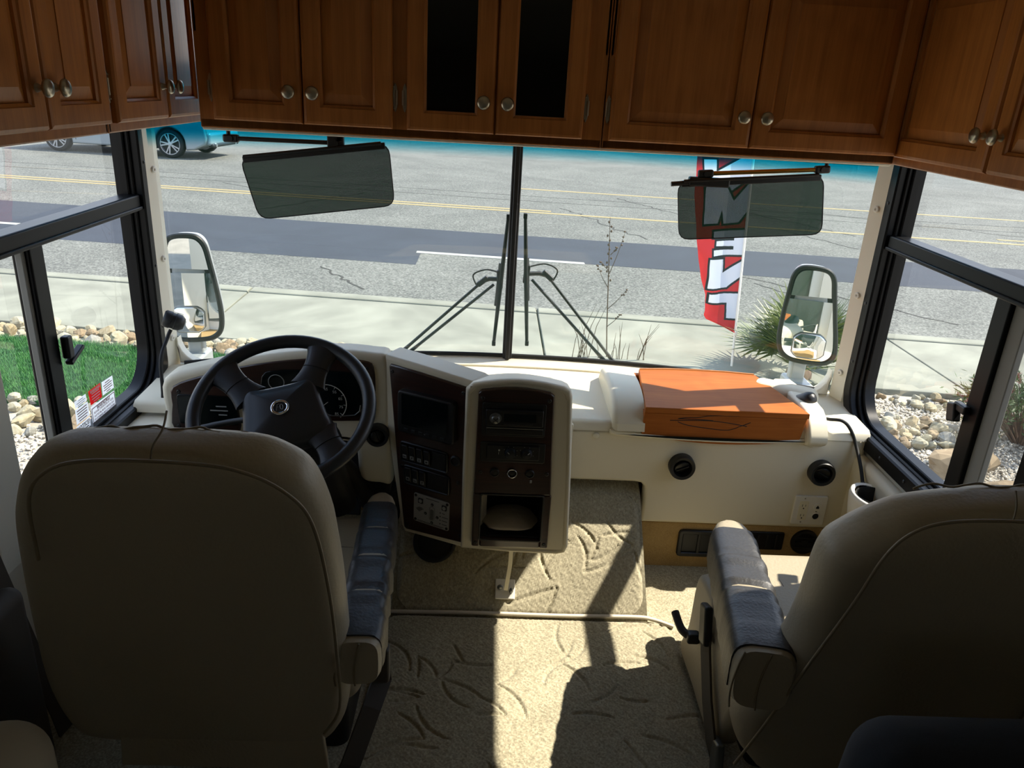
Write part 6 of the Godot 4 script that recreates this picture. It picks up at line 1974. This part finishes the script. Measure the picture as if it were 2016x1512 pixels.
func banner() -> void:
	var root := thing("banner_flag", "tall red feather banner with white mirrored letters on a thin pole", "flag", V(2.292, GY, -6.69))
	var b := MB.new()
	var pole := []
	for i in 12:
		var y := lerpf(GY - 0.03, 2.1, i / 11.0)
		pole.append(V(2.292 - 0.058 * (y - GY), y, -6.69))
	b.tube(pole, 0.011, 10)
	part("pole", b, "white_plastic", root)
	# cloth: rows down the pole; the print is that of the far face, so letters read backwards
	b = MB.new()
	var rows := []; var n := 60
	for r in n + 1:
		var y := lerpf(1.95, -0.3, r / float(n))
		var px := 2.292 - 0.058 * (y - GY)
		var left := 1.70
		var ks := [[1.95, 1.67], [1.23, 1.70], [0.9, 1.71], [0.49, 1.80], [0.2, 1.88], [0.04, 1.945], [-0.1, 1.965], [-0.174, 1.955], [-0.2, 2.01], [-0.25, 2.14], [-0.31, 2.262]]
		for i in ks.size() - 1:
			if y <= ks[i][0] and y >= ks[i + 1][0]: left = lerpf(ks[i][1], ks[i + 1][1], (ks[i][0] - y) / (ks[i][0] - ks[i + 1][0]))
		var row := PackedVector3Array()
		for c in 25:
			var u := c / 24.0
			var wv := 0.05 * sin(u * 5.0 + y * 2.2) * (1.0 - u) + 0.02 * sin(u * 9.0 - y * 5.0) * (1.0 - u) + 0.006 * sin(y * 31.0 + u * 8.0) * (1.0 - u * u)
			row.append(V(lerpf(left, px, u), y, -6.69 + wv))
		rows.append(row)
	b.grid(rows, false, true)
	var i0 := 0
	for r in n + 1:
		for c in 25:
			b.uv[i0] = Vector2((rows[r][c].x - (2.292 - 0.058 * (rows[r][c].y - GY)) + 0.62) / 0.62, (1.95 - rows[r][c].y) / 2.25)
			i0 += 1
	var cl := part("cloth", b, "banner", root)
	cl.set_meta("label", "red cloth with white block letters")
	b = MB.new()
	b.box(V(2.262, -0.33, -6.705), V(2.29, -0.29, -6.675), 0.004)
	part("tie", b, "white_plastic", root)

func banner_image() -> Image:
	# white block letters with black outlines, seen from the back of the cloth; only the half before the pole shows
	var W := 310; var H := 1125
	var im := Image.create(W, H, false, Image.FORMAT_RGB8)
	im.fill(C(206, 44, 48))
	# the doubled hem along the pole is darker cloth
	for y in H:
		for x in range(W - 90, W): im.set_pixel(x, y, C(178, 40, 44))
	# letters as polygons in metres: x from the pole (negative left), y as in the scene
	var letters := [
		# N, mirrored
		[[-0.42, 1.20], [-0.30, 1.20], [-0.29, 1.10], [-0.02, 1.28], [0.0, 1.28], [0.0, 1.08], [-0.16, 0.95], [-0.38, 0.93]],
		# M
		[[-0.375, 1.0], [-0.21, 1.01], [-0.13, 0.87], [0.0, 1.04], [0.0, 0.80], [-0.07, 0.69], [-0.2, 0.67], [-0.22, 0.79], [-0.25, 0.67], [-0.375, 0.66]],
		# E, mirrored
		[[-0.28, 0.60], [0.0, 0.63], [0.0, 0.41], [-0.27, 0.39], [-0.27, 0.44], [-0.09, 0.45], [-0.09, 0.48], [-0.25, 0.475], [-0.25, 0.52], [-0.09, 0.53], [-0.09, 0.555], [-0.28, 0.55]],
		# N, mirrored
		[[-0.3, 0.36], [-0.17, 0.36], [-0.165, 0.24], [0.0, 0.36], [0.0, 0.22], [-0.12, 0.11], [-0.3, 0.10]],
		# T
		[[-0.28, 0.05], [-0.01, 0.06], [-0.01, -0.175], [-0.10, -0.17], [-0.105, -0.03], [-0.28, -0.025]],
	]
	for l in letters:
		var p := PackedVector2Array()
		for q in l: p.append(Vector2((q[0] + 0.62) / 0.62 * W, (1.95 - q[1]) / 2.25 * H))
		var grown := Geometry2D.offset_polygon(p, 9.0, Geometry2D.JOIN_MITER)
		for pass_i in 2:
			var g: PackedVector2Array = grown[0] if pass_i == 0 else p
			var lo := g[0]; var hi := g[0]
			for q in g: lo = lo.min(q); hi = hi.max(q)
			for y in range(maxi(0, int(lo.y)), mini(H, int(hi.y) + 1)):
				for x in range(maxi(0, int(lo.x)), mini(W, int(hi.x) + 1)):
					if Geometry2D.is_point_in_polygon(Vector2(x + 0.5, y + 0.5), g): im.set_pixel(x, y, C(30, 34, 38) if pass_i == 0 else (C(232, 234, 236) if x < W - 90 else C(196, 200, 208)))
	return im

func palm() -> void:
	var root := thing("palm", "low fan palm with spiky yellow-green fronds beside the banner, partly behind the right mirror", "palm", V(2.85, GY, -6.5))
	rng.seed = 31
	var b := MB.new()
	b.lathe(Transform3D(Basis.IDENTITY, V(2.85, GY - 0.03, -6.5)), [Vector2(0.12, 0), Vector2(0.11, 0.1), Vector2(0.06, 0.16), Vector2(0, 0.17)], 14)
	part("trunk", b, "bark", root)
	for k in 30:
		var az := TAU * k / 30.0 * 2.4 + rng.randf_range(-0.2, 0.2); var el := rng.randf_range(0.15, 1.25)
		if k < 5: az = lerpf(2.2, 4.2, k / 4.0); el = 0.7
		var d := V(cos(az) * cos(el), sin(el), sin(az) * cos(el))
		var o := V(2.85, GY + 0.1, -6.5); var hub := o + d * rng.randf_range(0.22, 0.42)
		b = MB.new()
		b.tube([o, o.lerp(hub, 0.5), hub], 0.005, 5)
		var side := d.cross(Vector3.UP).normalized(); var up := side.cross(d).normalized()
		for j in 19:
			var a := lerpf(-1.5, 1.5, j / 18.0)
			var q := (d * cos(a) + side * sin(a) + up * 0.12 * cos(a * 1.3)).normalized()
			var l := 0.44 * (0.75 + 0.25 * cos(a)) * rng.randf_range(0.9, 1.1)
			var wv := q.cross(up).normalized() * 0.015
			var p1 := hub + q * l * 0.5; var p2 := hub + q * l - V(0, 0.03, 0)
			b.quad(hub - wv * 0.4, hub + wv * 0.4, p1 + wv + up * 0.004, p1 - wv + up * 0.004, up)
			b.flat3(p1 - wv + up * 0.004, p1 + wv + up * 0.004, p2, up)
		part("frond", b, "frond", root)

func red_shrub() -> void:
	var root := thing("flowering_shrub", "bushy shrub with red bottlebrush flowers, seen through the screened right window", "shrub", V(4.1, GY, -5.3))
	rng.seed = 41
	var c := V(4.15, GY + 0.18, -5.3); var rad := V(0.52, 0.33, 0.42)
	var st := MB.new()
	var tips := []
	for k in 60:
		var d := V(rng.randfn(), absf(rng.randfn()) * 0.9 + 0.1, rng.randfn()).normalized()
		var tip := c + d * rad * rng.randf_range(0.8, 1.05)
		st.tube([V(4.15, GY - 0.03, -5.3) + d * 0.05, c.lerp(tip, 0.5) - V(0, 0.03, 0), tip], [0.01, 0.006, 0.003], 5)
		tips.append([tip, d])
	part("stems", st, "bark", root)
	var lv := MB.new()
	for t in tips:
		for j in 60:
			var q: Vector3 = t[0].lerp(c, pow(rng.randf(), 1.5) * 0.55) + V(rng.randfn(), rng.randfn(), rng.randfn()) * 0.055
			var d: Vector3 = (t[1] + V(rng.randfn(), rng.randfn(), rng.randfn()) * 0.7).normalized()
			var s := d.cross(V(rng.randfn(), rng.randfn(), rng.randfn())).normalized() * 0.006
			lv.quad(q, q + d * 0.03 + s, q + d * 0.062, q + d * 0.03 - s)
	var lo := part("leaves", lv, "shrub_leaf", root)
	lo.set_meta("kind", "stuff")
	for k in 26:
		var t: Array = tips[(k * 7) % tips.size()]
		var b := MB.new()
		var up: Vector3 = t[1]
		var a := up.cross(Vector3.RIGHT).normalized(); var e := up.cross(a).normalized()
		for j in 110:
			var h := rng.randf() * 0.085; var an := rng.randf() * TAU
			var d := (a * cos(an) + e * sin(an) + up * 0.35).normalized()
			var p: Vector3 = t[0] + up * h
			var s := d.cross(up).normalized() * 0.0022
			b.flat3(p - s, p + s, p + d * 0.034)
		part("blossom", b, "shrub_red", root)

# --- the parked car across the street ----------------------------------------------------------
func car() -> void:
	var ax := V(-3.2, 0, -0.34).normalized(); var sd := V(-ax.z, 0, ax.x)   # sd points away from us
	if sd.z > 0.0: sd = -sd
	var k := 1.12
	var org := V(-8.72, GY, -21.85)
	# local: x forward from the rear axle, y up, z across (0 at the near side)
	var xf := Transform3D(Basis(ax, Vector3.UP, ax.cross(Vector3.UP)), org).scaled_local(V(k, k, k))
	if xf.basis.z.dot(sd) < 0.0: xf.basis.z = -xf.basis.z
	var root := thing("parked_car", "pale silver sedan on the far lane, seen above the left window", "car", org)
	var WD := 1.74; var WB := 2.85
	# side profile, wheel arches cut out
	var prof := [Vector2(-1.02, 0.36), Vector2(-1.06, 0.5), Vector2(-1.02, 0.75), Vector2(-1.0, 0.98), Vector2(-0.9, 1.06), Vector2(-0.5, 1.1), Vector2(0.3, 1.02), Vector2(1.2, 0.98), Vector2(2.2, 0.95), Vector2(2.6, 0.92), Vector2(3.3, 0.8), Vector2(3.68, 0.66), Vector2(3.75, 0.45), Vector2(3.7, 0.26), Vector2(3.4, 0.2)]
	var full := PackedVector2Array()
	for p in prof: full.append(Vector2(p.x * 0.86, p.y) if p.x < -0.45 else p)
	for c in [WB, 0.0]:
		for i in 13:
			var a := PI * i / 12.0
			full.append(Vector2(c + 0.385 * cos(a), maxf(0.2, 0.33 + 0.385 * sin(a)) if i in range(1, 12) else 0.2))
	full.append(Vector2(-0.6, 0.22))
	var b := MB.new()
	b.prism(full, -WD / 2, WD / 2, xf * Transform3D(Basis.IDENTITY, V(0, 0, WD / 2)), 0.06, 3)
	# near face bevel as well: mirror copy
	part("body", b, "car_paint", root)
	var n := MB.new()
	var near := PackedVector2Array()
	for p in full: near.append(Vector2(p.x, p.y))
	n.prism(near, -0.05, 0.06, xf * Transform3D(Basis(V(1, 0, 0), V(0, 1, 0), V(0, 0, -1)), V(0, 0, 0)), 0.05, 3)
	part("side_panel", n, "car_paint", root)
	# cabin
	b = MB.new(); var rows := []
	for q in [[1.0, -0.75, 2.35, 0.1], [1.2, -0.45, 1.95, 0.2], [1.4, 0.1, 1.5, 0.32], [1.46, 0.35, 1.25, 0.42]]:
		var row := PackedVector3Array()
		for p in rrect(q[1], q[3] * 0.55, q[2], WD - q[3] * 0.55, 0.12, 3): row.append(xf * V(p.x, q[0], p.y))
		rows.append(row)
	b.loft(rows, true, false)
	part("cabin_glass", b, "car_glass", root)
	b = MB.new()
	b.prism(rrect(0.2, 0.28, 1.4, WD - 0.28, 0.15, 4), -1.47, -1.44, xf * Transform3D(Basis(V(1, 0, 0), V(0, 0, 1), V(0, -1, 0)), Vector3.ZERO), 0.02)
	part("roof", b, "car_paint", root)
	# door seams, handle, sill
	b = MB.new()
	for x in [0.55, 1.45, 2.35]: b.strap([xf * V(x, 0.3, -0.062), xf * V(x + 0.03, 0.6, -0.062), xf * V(x, 0.95, -0.062)], 0.012, 0.006, -xf.basis.z)
	part("door_seam", b, "black_plastic", root)
	for x in [0.68, 1.6]:
		b = MB.new()
		b.rbox(xf * V(x + 0.05, 0.82, -0.075), V(0.2, 0.03, 0.03), 0.01, xf.basis.orthonormalized())
		part("door_handle", b, "chrome", root)
	# rear: bumper, lamps, plate, tailpipe
	var ob := xf.basis.orthonormalized()
	b = MB.new()
	b.rbox(xf * V(-0.88, 0.48, WD / 2), V(0.2, 0.34, WD * 1.06), 0.08, ob, 3)
	part("rear_bumper", b, "car_paint", root)
	b = MB.new()
	b.rbox(xf * V(-0.93, 0.33, WD / 2), V(0.14, 0.1, WD * 0.95), 0.04, ob, 3)
	part("diffuser", b, "black_plastic", root)
	for z in [0.12, WD - 0.12]:
		b = MB.new()
		b.rbox(xf * V(-0.83, 0.88, z), V(0.26, 0.16, 0.36), 0.05, ob, 3)
		part("tail_lamp", b, "tail_red", root)
		b = MB.new()
		var pz: float = z + (0.2 if z < 1.0 else -0.2)
		b.tube([xf * V(-1.0, 0.34, pz), xf * V(-0.85, 0.34, pz)], 0.05, 14)
		part("tailpipe", b, "chrome", root)
	b = MB.new()
	b.rbox(xf * V(-0.905, 0.76, WD / 2), V(0.03, 0.14, 0.4), 0.01, ob)
	part("number_plate", b, "white_plastic", root)
	for c in [0.0, WB]:
		for z in [-0.02, WD - 0.2]:
			var wx := xf * Transform3D(Basis(Vector3.RIGHT, -PI / 2), V(c, 0.33, z + 0.22 if z > 0 else z))
			if z < 0: wx = xf * Transform3D(Basis(Vector3.RIGHT, -PI / 2), V(c, 0.33, 0.0))
			var t := MB.new()
			t.lathe(wx, [Vector2(0.2, -0.16), Vector2(0.3, -0.16), Vector2(0.33, -0.12), Vector2(0.33, 0.02), Vector2(0.31, 0.05), Vector2(0.25, 0.055), Vector2(0.245, 0.03)], 36)
			var ty := part("tyre", t, "tyre", root)
			t = MB.new()
			t.lathe(wx, [Vector2(0.25, 0.03), Vector2(0.25, 0.05), Vector2(0.235, 0.05), Vector2(0.225, 0.0)], 36)
			for i in 5:
				for s in [-0.13, 0.13]:
					var a: float = TAU * i / 5.0 + s
					t.strap([wx * V(0.03 * cos(a), 0.04, 0.03 * sin(a)), wx * V(0.235 * cos(a + s * 0.4), 0.035, 0.235 * sin(a + s * 0.4))], 0.034, 0.02, wx.basis.y.normalized())
			t.lathe(wx, [Vector2(0.055, 0.02), Vector2(0.05, 0.055), Vector2(0, 0.058)], 16)
			part("rim", t, "alloy", ty)
			t = MB.new()
			t.lathe(wx, [Vector2(0.24, 0.0), Vector2(0, 0.0)], 24)
			part("wheel_well", t, "black_rubber", ty)
